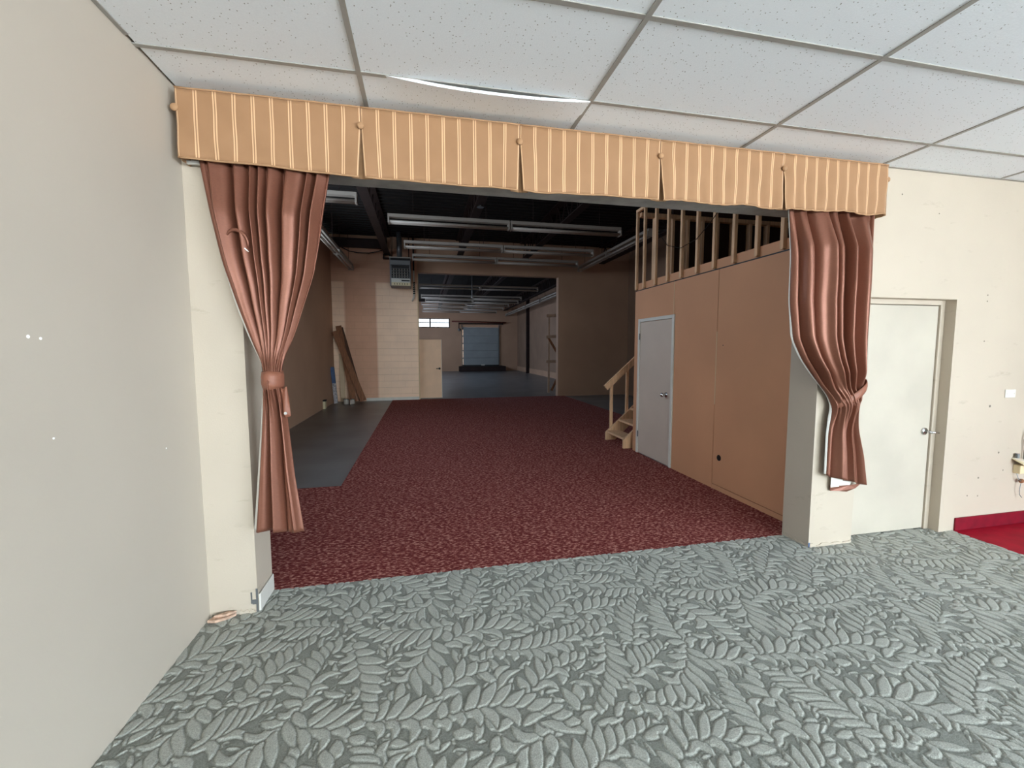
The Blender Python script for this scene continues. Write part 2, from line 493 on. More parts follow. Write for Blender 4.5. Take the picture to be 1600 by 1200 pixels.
struct('wall_left', box(XL - 0.12, XL, YS - 0.2, YW, -0.004, 3.3), M_LEFTW, 'plain off white wall along the left side')
wr = MB()
wr.box(XR, XR + 0.12, GW[1], YW, -0.004, 3.3).box(XR, XR + 0.12, YS - 0.2, GW[0], -0.004, 3.3)
wr.box(XR, XR + 0.12, GW[0], GW[1], GW[3], 3.3).box(XR, XR + 0.12, GW[0], GW[1], -0.004, GW[2])
struct('wall_right', wr, M_CREAM, 'cream wall of the front room at the right')
gm = MB()
gy = np.linspace(GW[0] + 0.03, GW[1] - 0.03, 7)
for y in gy: gm.box(XR + 0.02, XR + 0.10, y - 0.03, y + 0.03, GW[2], GW[3])
for z in (GW[2] + 0.03, 2.05, GW[3] - 0.03):
    for a, b in zip(gy[:-1], gy[1:]): gm.box(XR + 0.025, XR + 0.095, a + 0.03, b - 0.03, z - 0.03, z + 0.03)
win3 = struct('window_3', gm, M_ALU, 'aluminium framed glazing along the right side of the front room')
for a, b in zip(gy[:-1], gy[1:]):
    for z0, z1 in ((GW[2] + 0.06, 2.02), (2.08, GW[3] - 0.06)):
        link('pane', box(XR + 0.055, XR + 0.063, a + 0.03, b - 0.03, z0, z1), M_TINT, win3)


wb = MB()
wb.box(BL - 0.15, OX0, YW, YB, -0.004, RZ)
wb.box(OX0, OX1, YW, YB, OZ, RZ)
wb.box(OX1, 3.345, YW, YB, -0.004, RZ)
wb.box(3.345, 4.258, YW, YB, 1.957, RZ)
wb.box(3.345, 4.258, YB - 0.06, YB, -0.004, 1.957)
wb.box(4.258, XR + 0.12, YW, YB, -0.004, RZ)
wall_back = struct('wall_back', wb, M_CREAM, 'cream painted wall with the wide curtained opening')

tag(link('trim_2', box(OX0 + 0.001, OX1 - 0.001, YW + 0.004, YB - 0.002, OZ - 0.008, OZ - 0.0005), mat('grey_soffit_board', (172, 172, 168), 0.8, var=0.12, vscale=9)), 'grey soffit board under the lintel of the opening', kind='structure')
# shop front behind the camera
sf = MB()
sf.box(XL - 0.12, SW[0], YS - 0.2, YS, -0.004, 3.3)
sf.box(SW[1], XR + 0.12, YS - 0.2, YS, -0.004, 3.3)
sf.box(SW[0], SW[1], YS - 0.2, YS, SW[3], 3.3)
sf.box(SW[0], SW[1], YS - 0.2, YS, -0.004, SW[2])
struct('wall_front', sf, M_CREAM, 'cream shop front wall around the large window')
wf = MB()
wx = np.linspace(SW[0] + 0.03, SW[1] - 0.03, 6)
for x in wx: wf.box(x - 0.03, x + 0.03, YS - 0.12, YS - 0.02, SW[2], SW[3])
for z in (SW[2] + 0.03, 2.05, SW[3] - 0.03):
    for a, b in zip(wx[:-1], wx[1:]): wf.box(a + 0.03, b - 0.03, YS - 0.115, YS - 0.025, z - 0.03, z + 0.03)
win1 = struct('window_1', wf, M_ALU, 'aluminium framed shop front glazing')
for a, b in zip(wx[:-1], wx[1:]):
    for z0, z1 in ((SW[2] + 0.06, 2.02), (2.08, SW[3] - 0.06)):
        link('pane', box(a + 0.03, b - 0.03, YS - 0.075, YS - 0.067, z0, z1), M_GLASS, win1)

# back room and rear warehouse shells
wbl = MB()
wbl.box(BL - 0.15, BL, YB, CW[0], -0.004, RZ).box(BL - 0.15, BL, CW[1], LW[0], -0.004, RZ).box(BL - 0.15, BL, LW[1], YE, -0.004, RZ)
wbl.box(BL - 0.15, BL, LW[0], LW[1], -0.004, LW[2]).box(BL - 0.15, BL, LW[0], LW[1], LW[3], RZ)
wbl.box(BL - 0.15, BL, CW[0], CW[1], -0.004, CW[2]).box(BL - 0.15, BL, CW[0], CW[1], CW[3], RZ)
struct('wall_back_left', wbl, M_TAN, 'tan painted block wall along the left of the back room')
cm = MB()
cyy = np.linspace(CW[0] + 0.02, CW[1] - 0.02, 7)
for y in cyy: cm.box(BL - 0.10, BL - 0.03, y - 0.02, y + 0.02, CW[2], CW[3])
for z in (CW[2] + 0.02, CW[3] - 0.02):
    for a, b in zip(cyy[:-1], cyy[1:]): cm.box(BL - 0.095, BL - 0.035, a + 0.02, b - 0.02, z - 0.02, z + 0.02)
win4 = struct('added_window_4', cm, M_ALU, 'added row of unseen tinted windows lighting the back room')
for a, b in zip(cyy[:-1], cyy[1:]):
    link('pane', box(BL - 0.068, BL - 0.062, a + 0.02, b - 0.02, CW[2] + 0.04, CW[3] - 0.04), M_TINT2, win4)
struct('wall_back_right', box(BR, BR + 0.15, YB, YE, -0.004, RZ), mat('dark_tan_block_paint', (150, 122, 102), 0.7, 0.25, var=0.08, vscale=1.0), 'tan block wall along the right of the warehouse')
fw = MB()
fw.box(BL, FX0 - 0.008, YF + 0.0035, YF2, -0.004, RZ)
fw.box(FX0 - 0.008, FX1, YF + 0.004, YF2, FZ, RZ)
fw.box(FX1, BR, YF, YF2, -0.004, RZ)
wall_far = struct('wall_far', fw, M_TAN, 'tan block cross wall with a wide opening to the rear warehouse')
lm = MB()
lyy = np.linspace(LW[0] + 0.02, LW[1] - 0.02, 9)
for y in lyy: lm.box(BL - 0.10, BL - 0.03, y - 0.02, y + 0.02, LW[2], LW[3])
for z in (LW[2] + 0.02, LW[3] - 0.02):
    for a, b in zip(lyy[:-1], lyy[1:]): lm.box(BL - 0.095, BL - 0.035, a + 0.02, b - 0.02, z - 0.02, z + 0.02)
win5 = struct('added_window_5', lm, M_ALU, 'added row of unseen high windows lighting the rear warehouse')
for a, b in zip(lyy[:-1], lyy[1:]):
    link('pane', box(BL - 0.068, BL - 0.062, a + 0.02, b - 0.02, LW[2] + 0.04, LW[3] - 0.04), M_TINT3, win5)
# block courses left of the opening
bw, bh = (FX0 - BL) / 6, 0.2
blk = None
for r in range(23):
    z0 = r * bh
    off = (r % 2) * bw / 2
    x = BL - off
    while x < FX0 - 0.01:
        a, b = max(x, BL), min(x + bw, FX0)
        if blk is None and abs((b - a) - bw) < 1e-4:
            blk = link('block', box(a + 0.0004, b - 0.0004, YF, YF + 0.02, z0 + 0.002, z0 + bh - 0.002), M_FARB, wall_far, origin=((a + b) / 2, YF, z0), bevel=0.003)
        elif abs((b - a) - bw) < 1e-4:
            inst(blk, wall_far, ((a + b) / 2, YF, z0))
        else:
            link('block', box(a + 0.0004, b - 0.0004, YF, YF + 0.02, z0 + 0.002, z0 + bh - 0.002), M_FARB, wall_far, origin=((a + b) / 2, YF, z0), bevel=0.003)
        x += bw
# pale steel edge on the left jamb of the far opening and a low curb along the wall
tag(link('trim_1', box(FX0, FX0 + 0.03, YF - 0.02, YF2 + 0.02, 0.0, FZ), M_RAW), 'pale corner trim on the left jamb of the far opening', kind='structure')
tag(link('baseboard_far', box(BL + 0.9, FX0, YF - 0.03, YF, 0.0, 0.09), M_WHITEP), 'pale low kerb at the foot of the far block wall', kind='structure')

ew = MB()
DX0, DX1, DZ0, DZ1 = 2.86, 5.44, 0.43, 3.10
ew.box(BL, RW[0], YE, YE + 0.2, -0.004, RZ)
ew.box(RW[0], RW[1], YE, YE + 0.2, RW[3], RZ)
ew.box(RW[0], RW[1], YE, YE + 0.2, -0.004, RW[2])
ew.box(RW[1], DX0 + 0.008, YE, YE + 0.2, -0.004, RZ)
ew.box(DX0 + 0.008, DX1 + 0.04, YE, YE + 0.2, DZ1, RZ)
ew.box(DX0 + 0.008, DX1 + 0.04, YE, YE + 0.2, -0.004, DZ0)
ew.box(DX1 + 0.04, BR, YE, YE + 0.2, -0.004, RZ)
struct('wall_end', ew, M_TAN, 'tan end wall of the rear warehouse')
w2 = MB()
mids = [RW[0] + 0.03, -0.9, 0.53, RW[1] - 0.03]
for x in mids: w2.box(x - 0.05, x + 0.05, YE + 0.02, YE + 0.09, RW[2], RW[3])
for z in (RW[2] + 0.02, 3.50, RW[3] - 0.02):
    for a, b in zip(mids[:-1], mids[1:]): w2.box(a + 0.035, b - 0.035, YE + 0.025, YE + 0.085, z - 0.025, z + 0.025)
win2 = struct('window_2', w2, M_DARKST, 'bright high window in the far end wall')
for a, b in zip(mids[:-1], mids[1:]):
    for z0, z1 in ((RW[2] + 0.045, 3.475), (3.525, RW[3] - 0.045)):
        link('pane', box(a + 0.035, b - 0.035, YE + 0.05, YE + 0.056, z0, z1), M_TINT4, win2)

# roof: ribbed deck running across, over both back rooms
rd = MB()
poly = []
yy = YB - 0.02
P = []
k = 0
while yy < YE + 0.2:
    P += [(yy, RZ), (yy + 0.09, RZ), (yy + 0.11, RZ + 0.04), (yy + 0.19, RZ + 0.04)]
    yy += 0.21
vs, fs = [], []
for i, (y, z) in enumerate(P):
    vs += [(BL - 0.15, y, z), (BR + 0.15, y, z)]
    if i: fs.append((2 * i - 2, 2 * i - 1, 2 * i + 1, 2 * i))
rd.add(vs, fs)
roof = struct('ceiling_roof_deck', rd, M_DECK, 'dark ribbed steel roof deck above the back rooms', fix=False)
struct('ceiling_slab', box(XL - 0.12, XR + 0.12, YS - 0.2, YW, 3.3, 3.4), M_DECK, 'dark slab above the suspended ceiling')

# ------------------------------------------------------------------ suspended ceiling
GX0, GY0, TX, TY = -0.286, 2.316, 1.2192, 0.6096
ceil_root = bpy.data.objects.new('ceiling', None)
COL.objects.link(ceil_root); ceil_root.location = (0, 0, CZ)
tag(ceil_root, 'suspended ceiling of white acoustic tiles in a metal grid', kind='structure')
xs = [XL] + [GX0 + TX * i for i in range(0, 6)]
xs = [x for x in xs if x < XR - 0.1] + [XR]
ys = [YW] + [GY0 - TY * j for j in range(0, 12) if GY0 - TY * j > YS + 0.05] + [YS]
tz0, tz1 = CZ + 0.004, CZ + 0.019
full = {}
for i in range(len(xs) - 1):
    for j in range(len(ys) - 1):
        x0, x1, y1, y0 = xs[i], xs[i + 1], ys[j], ys[j + 1]
        g0 = 0.014 if i == 0 else 0.004
        X0, X1, Y0, Y1 = x0 + g0, x1 - 0.004, y0 + 0.004, y1 - 0.004
        if i == 1 and j == 0:
            # the sagging tile: its near edge has dropped below the bar
            mb = MB()
            nu, nv = 17, 5
            def S(a, b):
                u, v = a / (nu - 1), b / (nv - 1)
                return 0.034 * (1 - abs(2 * (u - 0.08) / 0.98 - 1) ** 2.4 if u > 0.08 else 0) * (1 - v) ** 1.3
            def Pb(a, b): return (X0 + (X1 - X0) * a / (nu - 1), Y0 - 0.012 + (Y1 - Y0 + 0.012) * b / (nv - 1), tz0 - S(a, b))
            mb.grid(Pb, nu, nv)
            mb.grid(lambda a, b: (Pb(a, b)[0], Pb(a, b)[1], Pb(a, b)[2] + 0.015), nu, nv)
            n0 = nu * nv
            for a in range(nu - 1):
                mb.f.append((a, a + 1, n0 + a + 1, n0 + a))
                q = (nv - 1) * nu
                mb.f.append((q + a, q + a + 1, n0 + q + a + 1, n0 + q + a))
            tag(link('tile', mb, M_TILE, ceil_root, origin=(X0, Y0, tz0)), 'sagging ceiling tile with a dropped front edge')
            continue
        key = (round(X1 - X0, 3), round(Y1 - Y0, 3))
        if key in full:
            inst(full[key], ceil_root, (X0, Y0, tz0 - CZ))
        else:
            full[key] = link('tile', box(X0, X1, Y0, Y1, tz0, tz1), M_TILE, ceil_root, origin=(X0, Y0, tz0))
src = None
for x in xs[1:-1]:
    for y1, y0 in zip(ys[:-1], ys[1:]):
        link('main_runner', MB().box(x - 0.012, x + 0.012, y0, y1, CZ - 0.001, CZ + 0.004).box(x - 0.002, x + 0.002, y0, y1, CZ + 0.004, CZ + 0.04), M_TBAR, ceil_root, origin=(x, y0, CZ))
for y in ys[1:-1]:
    for i in range(len(xs) - 1):
        x0, x1 = xs[i] + (0 if i == 0 else 0.012), xs[i + 1] - (0 if i == len(xs) - 2 else 0.012)
        link('cross_tee', MB().box(x0, x1, y - 0.012, y + 0.012, CZ - 0.0005, CZ + 0.004).box(x0, x1, y - 0.002, y + 0.002, CZ + 0.004, CZ + 0.03), M_TBAR, ceil_root, origin=(x0, y, CZ))
link('wall_angle', box(3.40, XR, YW - 0.02, YW - 0.001, CZ - 0.002, CZ + 0.004), M_TBAR, ceil_root)
link('wall_angle', box(XL + 0.001, XL + 0.02, YS, 2.25, CZ - 0.001, CZ + 0.004), M_TBAR, ceil_root)

# ------------------------------------------------------------------ sage carpet with sculpted leaves
def leaf_height(T, G, seed):
    """woven repeat of fern fronds: label of the leaflet under each cell of a T x T metre repeat"""
    rng = np.random.default_rng(seed)
    RES = T / G
    lab = np.zeros((G, G), np.int32)
    def outline(p, ang, L, W, bend, k=7):
        t = np.linspace(0, 1, k)
        th = ang + bend * 0.42 * np.cos(np.pi * t) + 0.30 * abs(bend) * np.sin(2 * np.pi * t)
        dx = np.concatenate([[0], np.cumsum(np.cos(th[:-1]) * L / (k - 1))])
        dy = np.concatenate([[0], np.cumsum(np.sin(th[:-1]) * L / (k - 1))])
        hw = W / 2 * np.clip(np.sin(np.pi * np.clip(0.06 + 0.92 * t ** 0.9, 0, 1)), 0, 1) ** 0.75
        c = np.stack([p[0] + dx, p[1] + dy], 1)
        n = np.stack([-np.sin(th), np.cos(th)], 1)
        return np.concatenate([c + n * hw[:, None], (c - n * hw[:, None])[::-1]])
    def raster(poly):
        lo = np.floor(poly.min(0) / RES).astype(int); hi = np.ceil(poly.max(0) / RES).astype(int)
        gx, gy = np.meshgrid(np.arange(lo[0], hi[0] + 1), np.arange(lo[1], hi[1] + 1))
        px, py = (gx + 0.5) * RES, (gy + 0.5) * RES
        ins = np.zeros(px.shape, bool)
        n = len(poly)
        for a in range(n):
            x0, y0 = poly[a]; x1, y1 = poly[(a + 1) % n]
            if y0 == y1: continue
            ins ^= ((y0 > py) != (y1 > py)) & (px < (x1 - x0) * (py - y0) / (y1 - y0) + x0)
        return gy[ins] % G, gx[ins] % G
    count = [0]
    def leaf(p, ang, L, W, bend, need, commit=True):
        iy, ix = raster(outline(p, ang, L, W, bend))
        if len(iy) < 6: return False
        free = lab[iy, ix] == 0
        if free.mean() < need: return False
        if commit:
            count[0] += 1
            lab[iy[free], ix[free]] = count[0]
        return True
    def frond(p0, th0, L, kap, Lm, space, thr):
        n = max(4, int(L / space)); cand = []
        p, th = np.array(p0, float), th0
        for i in range(n):
            t = i / (n - 1)
            prof = (0.6 + 0.4 * min(t / 0.3, 1)) * (1 - 0.5 * max(t - 0.4, 0) / 0.6)
            al = math.radians(66 - 36 * t)
            for sd in (1, -1):
                q = p + 0.5 * space * (sd > 0) * np.array([math.cos(th), math.sin(th)])
                cand.append((q, th + sd * al, Lm * prof * rng.uniform(0.9, 1.1), space * rng.uniform(1.0, 1.2), -sd * rng.uniform(0.7, 1.5)))
            p = p + space * np.array([math.cos(th), math.sin(th)])
            th += kap * space
        cand.append((p, th, Lm * 0.5, space, 0.2))
        if sum(leaf(*c, 0.7, False) for c in cand) < thr * len(cand): return
        for c in cand:
            for sc in (1, 0.75, 0.52):
                if leaf(c[0], c[1], c[2] * sc, c[3], c[4], 0.66): break
    for thr, tries, Ls in ((0.92, 50, (0.46, 0.66)), (0.75, 160, (0.36, 0.52)), (0.6, 220, (0.26, 0.42)), (0.5, 260, (0.17, 0.3))):
        for _ in range(tries):
            th = rng.normal(0.85, 0.8) + (math.pi if rng.random() < 0.3 else 0)
            frond(rng.uniform(0, T, 2), th, rng.uniform(*Ls), rng.normal(0, 2.4), rng.uniform(0.15, 0.205), rng.uniform(0.044, 0.057), thr)
    for _ in range(6500):
        L = rng.choice([0.14, 0.115, 0.09, 0.07, 0.05])
        q = rng.uniform(0, T, 2)
        if lab[int(q[1] / RES) % G, int(q[0] / RES) % G]: continue
        leaf(q, rng.normal(0.85, 1.2), L, L * rng.uniform(0.3, 0.42), rng.normal(0, 0.8), 0.62)
    edge = np.zeros((G, G), bool)
    for ax in (0, 1):
        for sh in (1, -1):
            edge |= np.roll(lab, sh, ax) != lab
    inside = (lab > 0)
    d = np.where(inside & ~edge, 99, 0)
    cur = ~edge & inside
    out = np.zeros((G, G), float)
    prof = [0.0, 0.70, 0.95, 1.0]
    lvl = 0
    out[inside] = prof[0]
    for lvl in (1, 2, 3):
        out[cur] = prof[lvl]
        nxt = cur.copy()
        for ax in (0, 1):
            for sh in (1, -1): nxt &= np.roll(cur, sh, ax)
        cur = nxt
    out[~inside] = 0.45
    out[edge] = 0.0
    def blur(a):
        for ax in (0, 1): a = 0.25 * np.roll(a, 1, ax) + 0.5 * a + 0.25 * np.roll(a, -1, ax)
        return a
    leafness = blur((inside & ~edge).astype(float))
    return blur(out), leafness

CT = 1.885
def carpet_repeat(parent):
    G = 620
    hgt, leafness = leaf_height(CT, G, 23)
    idx = np.arange(G + 1) % G
    H = hgt[np.ix_(idx, idx)]; Lf = leafness[np.ix_(idx, idx)]
    xs_ = np.linspace(0, CT, G + 1)
    X, Y = np.meshgrid(xs_, xs_)
    co = np.stack([X, Y, 0.0006 + 0.0065 * H], 2).reshape(-1, 3).astype(np.float32)
    n = G + 1
    a = (np.arange(G)[:, None] * n + np.arange(G)[None, :]).ravel()
    quads = np.stack([a, a + 1, a + n + 1, a + n], 1).astype(np.int32)
    me = bpy.data.meshes.new('leaf_relief')
    me.vertices.add(len(co)); me.vertices.foreach_set('co', co.ravel())
    me.loops.add(quads.size); me.loops.foreach_set('vertex_index', quads.ravel())
    me.polygons.add(len(quads)); me.polygons.foreach_set('loop_start', np.arange(0, quads.size, 4, dtype=np.int32))
    me.update(calc_edges=True)
    me.polygons.foreach_set('use_smooth', np.ones(len(quads), bool))
    at = me.attributes.new('pile', 'FLOAT', 'POINT')
    at.data.foreach_set('value', Lf.ravel().astype(np.float32))
    me.materials.append(M_LEAF)
    o = bpy.data.objects.new('leaf_relief', me)
    COL.objects.link(o); o.parent = parent
    o['kind'] = 'stuff'
    return o

gc = thing('carpet', (1.5, 0.5, 0.0), 'sage green carpet with sculpted leaf pattern in the front room', 'carpet')
link('carpet_backing', box(XL + 0.001, 4.41, YS + 0.001, YW - 0.001, -0.003, 0.0).box(OX0 + 0.001, OX1 - 0.001, YW - 0.001, 2.892, -0.003, 0.0).box(4.41, XR - 0.001, YS + 0.001, 0.899, -0.003, 0.004), M_LOOP, gc)
lr = None
for ix in range(3):
    for iy in range(1, 9):
        p = Vector((XL + CT * ix, 2.89 - CT * iy, 0.0)) - gc.location
        if lr is None:
            lr = carpet_repeat(gc); lr.location = p
        else:
            inst(lr, gc, p)

rc = tag(link('carpet', MB().box(-0.95, 4.62, 5.932, YF + 0.02, -0.003, 0.005).box(-0.95, 3.148, YB + 0.002, 5.932, -0.003, 0.005).box(OX0 + 0.001, OX1 - 0.001, 2.893, YB + 0.002, -0.003, 0.005).box(BL + 0.01, -0.95, YB + 0.005, 5.04, -0.003, 0.005), M_REDC),
         'dark red flecked carpet covering the back room floor', 'carpet')
tag(link('vinyl_flooring', box(4.412, XR - 0.002, 0.9, YW - 0.002, -0.003, 0.004), M_REDV), 'bright red vinyl flooring at the right edge', 'flooring')
tag(link('baseboard_right', box(4.425, XR - 0.001, YW - 0.012, YW - 0.0005, 0.004, 0.115), mat('dark_red_vinyl', (122, 8, 32), 0.5, 0.25, var=0.15, vscale=12), bevel=0.003), 'dark red vinyl baseboard by the red floor', kind='structure')

# ------------------------------------------------------------------ opening: wear at the pillar feet
ch = thing('plaster_chunk', (-1.17, YW - 0.03, 0.007), 'broken plaster chunk at the foot of the left pillar', 'debris')
link('flake', MB().prism([(-1.235, 2.600), (-1.215, 2.645), (-1.17, 2.655), (-1.10, 2.645), (-1.13, 2.615), (-1.19, 2.590)], 2, 0.0065, 0.022), M_PLASTER, ch, bevel=0.003)
link('flake', MB().prism([(-1.21, 2.62), (-1.15, 2.652), (-1.10, 2.648), (-1.15, 2.618)], 2, 0.022, 0.036), M_PLASTER, ch, bevel=0.003)
cb = thing('corner_bead', (OX0, YW, 0.0), 'torn bluish metal corner bead at the left pillar foot', 'corner bead')
link('bead', MB().box(OX0 - 0.008, OX0 + 0.003, YW - 0.003, YW - 0.0003, 0.005, 0.15).box(OX0 - 0.036, OX0 - 0.028, YW - 0.003, YW - 0.0003, 0.06, 0.13).box(OX0 - 0.028, OX0 - 0.008, YW - 0.0028, YW - 0.0003, 0.055, 0.085), M_GREYM, cb)
cb2 = tag(link('tape_scrap', MB().box(OX1 - 0.002, OX1 + 0.014, YW - 0.002, YW - 0.0003, 0.004, 0.04), M_BLUE), 'small blue tape scrap at the right pillar foot', 'tape')
tag(link('baseboard_left', MB().box(OX0 + 0.0005, OX0 + 0.012, YW + 0.01, YB - 0.005, 0.0, 0.11), M_WHITEP, bevel=0.004), 'short white baseboard in the left side of the opening', kind='structure')
# ragged plaster along the foot of both pillars
def ragged(name, x0, x1, y0, y1, seed, axis):
    rng = random.Random(seed); n = 14
    mb = MB(); pts = []
    for i in range(n + 1):
        pts.append((i / n, 0.012 + rng.random() * 0.022))
    poly = [(0, 0)] + pts + [(1, 0)]
    if axis == 'x': mb.prism([(x0 + (x1 - x0) * a, z) for a, z in poly], 1, y0, y1)
    else: mb.prism([(y0 + (y1 - y0) * a, z) for a, z in poly], 0, x0, x1)
    link(name, mb, M_CREAM, wall_back)
ragged('plaster_edge', -1.09, OX0 - 0.01, YW - 0.006, YW, 1, 'x')
ragged('plaster_edge', OX1 + 0.01, 3.34, YW - 0.006, YW, 2, 'x')
ragged('plaster_edge', OX1 - 0.006, OX1, YW + 0.005, YB - 0.005, 3, 'y')

# filled holes and scuffs
def spots(wall, pts, axis, m):
    for (a, z, r) in pts:
        mb = MB()
        if axis == 'x': mb.tube([(XL - 0.001, a, z), (XL + 0.0012, a, z)], r, 8)
        else: mb.tube([(a, YW + 0.001, z), (a, YW - 0.0012, z)], r, 8)
        link('filled_hole', mb, m, wall)
M_SPOT = mat('white_filler', (250, 249, 245), 0.8)
M_HOLE = mat('wall_hole_grey', (120, 112, 104), 0.9)

# ------------------------------------------------------------------ door at the right
d1 = MB()
d1.box(4.212, 4.258, YW + 0.075, YW + 0.19, 0.004, 1.957)
d1.box(3.345, 3.391, YW + 0.075, YW + 0.19, 0.004, 1.957)
d1.box(3.391, 4.212, YW + 0.075, YW + 0.19, 1.917, 1.957)
door1 = struct('door_1', d1, M_CREAM, 'cream flush door in a recess beside the right curtain', bevel=0.004)
link('door_leaf', box(3.394, 4.209, YW + 0.09, YW + 0.13, 0.012, 1.913), M_CREAMD, door1, bevel=0.003)
hd = link('handle', MB().tube([(4.148, YW + 0.092, 0.862), (4.148, YW + 0.078, 0.862)], 0.030, 20).tube([(4.148, YW + 0.078, 0.862), (4.148, YW + 0.03, 0.862)], 0.011, 10)
          .tube([(4.146, YW + 0.034, 0.862), (4.19, YW + 0.03, 0.858), (4.236, YW + 0.036, 0.852)], [0.010, 0.009, 0.007], 10), M_CHROME, door1, smooth=True)
hd['label'] = 'chrome lever handle'

# electrics on the right wall
sw = thing('switch_plate', (4.935, YW, 1.138), 'blank white cover plate on the cream wall', 'switch plate')
link('plate', box(4.875, 4.995, YW - 0.007, YW - 0.0003, 1.138, 1.208), M_WHITEP, sw, bevel=0.003)
for x in (4.893, 4.977): link('screw', MB().tube([(x, YW - 0.007, 1.173), (x, YW - 0.0085, 1.173)], 0.003, 8), M_METAL, sw)
jb = thing('junction_box', (5.09, YW, 0.4), 'dangling beige junction box with loose wires at right edge', 'junction box')
link('cover', MB().add([(5.03, YW - 0.002, 0.60), (5.16, YW - 0.002, 0.56), (5.16, YW - 0.075, 0.52), (5.03, YW - 0.075, 0.565)], [(0, 1, 2, 3)]), M_COPPER, jb, solid=0.006)
link('back_box', box(5.055, 5.13, YW - 0.05, YW - 0.0005, 0.47, 0.545), M_COPPER, jb, bevel=0.004)
link('strain_relief', MB().tube([(5.06, YW - 0.02, 0.605), (5.06, YW - 0.02, 0.645)], 0.014, 12), M_GREYM, jb)
link('conduit', MB().tube([(5.15, YW - 0.016, 0.59), (5.148, YW - 0.016, 0.70), (5.135, YW - 0.016, 0.76), (5.145, YW - 0.016, 0.80), (5.17, YW - 0.016, 0.86), (5.22, YW - 0.012, 0.88)], 0.006, 8), M_GREYM, jb, smooth=True)
link('wire', MB().tube([(5.07, YW - 0.02, 0.47), (5.075, YW - 0.03, 0.43), (5.10, YW - 0.035, 0.40), (5.115, YW - 0.03, 0.40)], 0.003, 6), M_GREYM, jb)
link('wire', MB().tube([(5.12, YW - 0.03, 0.39), (5.105, YW - 0.03, 0.33), (5.11, YW - 0.03, 0.28), (5.14, YW - 0.03, 0.25)], 0.003, 6), M_GREYM, jb)
link('connector', MB().ball((5.118, YW - 0.03, 0.40), 0.022, 10, 6, (1, 0.8, 0.9)), M_PLANK, jb, smooth=True)

# ------------------------------------------------------------------ valance
VY = 2.55
VX = [-1.205, -0.313, 0.585, 1.506, 2.437, 3.328]
VZT = 2.885
vb = [2.545, 2.516, 2.509, 2.519, 2.523, 2.536]
val = thing('valance', (1.06, VY + 0.05, 2.52), 'gold striped fabric valance with button pleats above the opening', 'valance')
link('top_board', box(VX[0] + 0.004, VX[5] - 0.004, VY + 0.010, YW - 0.002, VZT - 0.022, VZT - 0.004), M_WOOD, val)
rng = random.Random(5)
for p in range(5):
    xa, xb = VX[p], VX[p + 1]
    nu, nv = 61, 15
    ph = [rng.uniform(0, 6.28) for _ in range(6)]
    wob = [0.0, 0.0, 0.15, 0.8, 1.2][p]
    uvs = []
    mb = MB()
    def PP(i, j):
        u, v = i / (nu - 1), j / (nv - 1)           # v 0 top .. 1 bottom
        # bottom corners are pulled away from the pleats below the buttons
        open_ = max(0, (v - 0.24) / 0.76)
        pull = (0.016 if p > 0 else 0.0) * open_ * max(0, 1 - u / 0.2) - (0.016 if p < 4 else 0.0) * open_ * max(0, 1 - (1 - u) / 0.2)
        x = xa + (xb - xa) * u + pull
        zb = vb[p] + (vb[p + 1] - vb[p]) * u
        zb += (0.0012 if p < 2 else 0.003) * math.sin(9 * u + ph[0]) + (0.001 if p < 2 else 0.0025) * math.sin(21 * u + ph[1]) + 0.006 * (wob > 0.5) * math.sin(14 * u + ph[2])
        zb -= 0.006 * (max(0, 1 - u / 0.12) * (p > 0) + max(0, 1 - (1 - u) / 0.12) * (p < 4))
        z = VZT + (zb - VZT) * v
        y = VY - v * (0.004 + 0.004 * math.sin(5 * u + ph[3])) + wob * v * 0.006 * math.sin(2 * math.pi * 10 * u + 0.6)
        y += 0.0035 * v * math.sin(13 * u + 7 * v + ph[4]) + 0.002 * math.sin(25 * u - 9 * v + ph[5])
        # slight swell and the pinch at the button
        for ux, on in ((0, p > 0), (1, p < 4)):
            if on:
                d = math.hypot((u - ux) * 0.9, (v - 0.24) * 0.36)
                y += 0.010 * math.exp(-(d / 0.05) ** 2) - 0.016 * open_ * math.exp(-((u - ux) / 0.09) ** 2)
        return (x, y, z)
    mb.grid(PP, nu, nv)
    o = link('panel', mb, M_VAL, val, smooth=True, solid=0.004, fix=False)
    me = o.data
    uvl = me.uv_layers.new(name='UVMap')
    for poly in me.polygons:
        for li in poly.loop_indices:
            vi = me.loops[li].vertex_index
            uvl.data[li].uv = ((vi % nu) / (nu - 1) * 10, (vi // nu) / (nv - 1))
    # piping along the top and hem
    link('piping', MB().tube([(PP(i, 0)[0], PP(i, 0)[1] - 0.003, PP(i, 0)[2]) for i in range(0, nu, 4)], 0.0045, 6), M_GOLDPLAIN, val, smooth=True)
    link('hem', MB().tube([(PP(i, nv - 1)[0], PP(i, nv - 1)[1], PP(i, nv - 1)[2]) for i in range(0, nu, 2)], 0.005, 6), M_GOLDPLAIN, val, smooth=True)
for q in range(1, 5):
    x = VX[q]
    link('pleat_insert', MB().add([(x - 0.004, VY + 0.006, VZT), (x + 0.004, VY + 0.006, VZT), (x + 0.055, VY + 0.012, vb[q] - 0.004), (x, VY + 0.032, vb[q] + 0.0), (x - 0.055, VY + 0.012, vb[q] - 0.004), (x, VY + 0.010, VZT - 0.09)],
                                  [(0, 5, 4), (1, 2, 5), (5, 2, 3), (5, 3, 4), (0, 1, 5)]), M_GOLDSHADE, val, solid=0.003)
def button(x, y, z):
    b = link('button', MB().ball((x, y, z), 0.019, 16, 10, (1, 0.6, 1)), M_GOLDPLAIN, val, smooth=True)
    return b
for q in range(1, 5): button(VX[q], VY - 0.008, VZT - 0.098)
button(VX[0] - 0.004, VY - 0.004, VZT - 0.098); button(VX[5] + 0.006, VY + 0.004, VZT - 0.098)
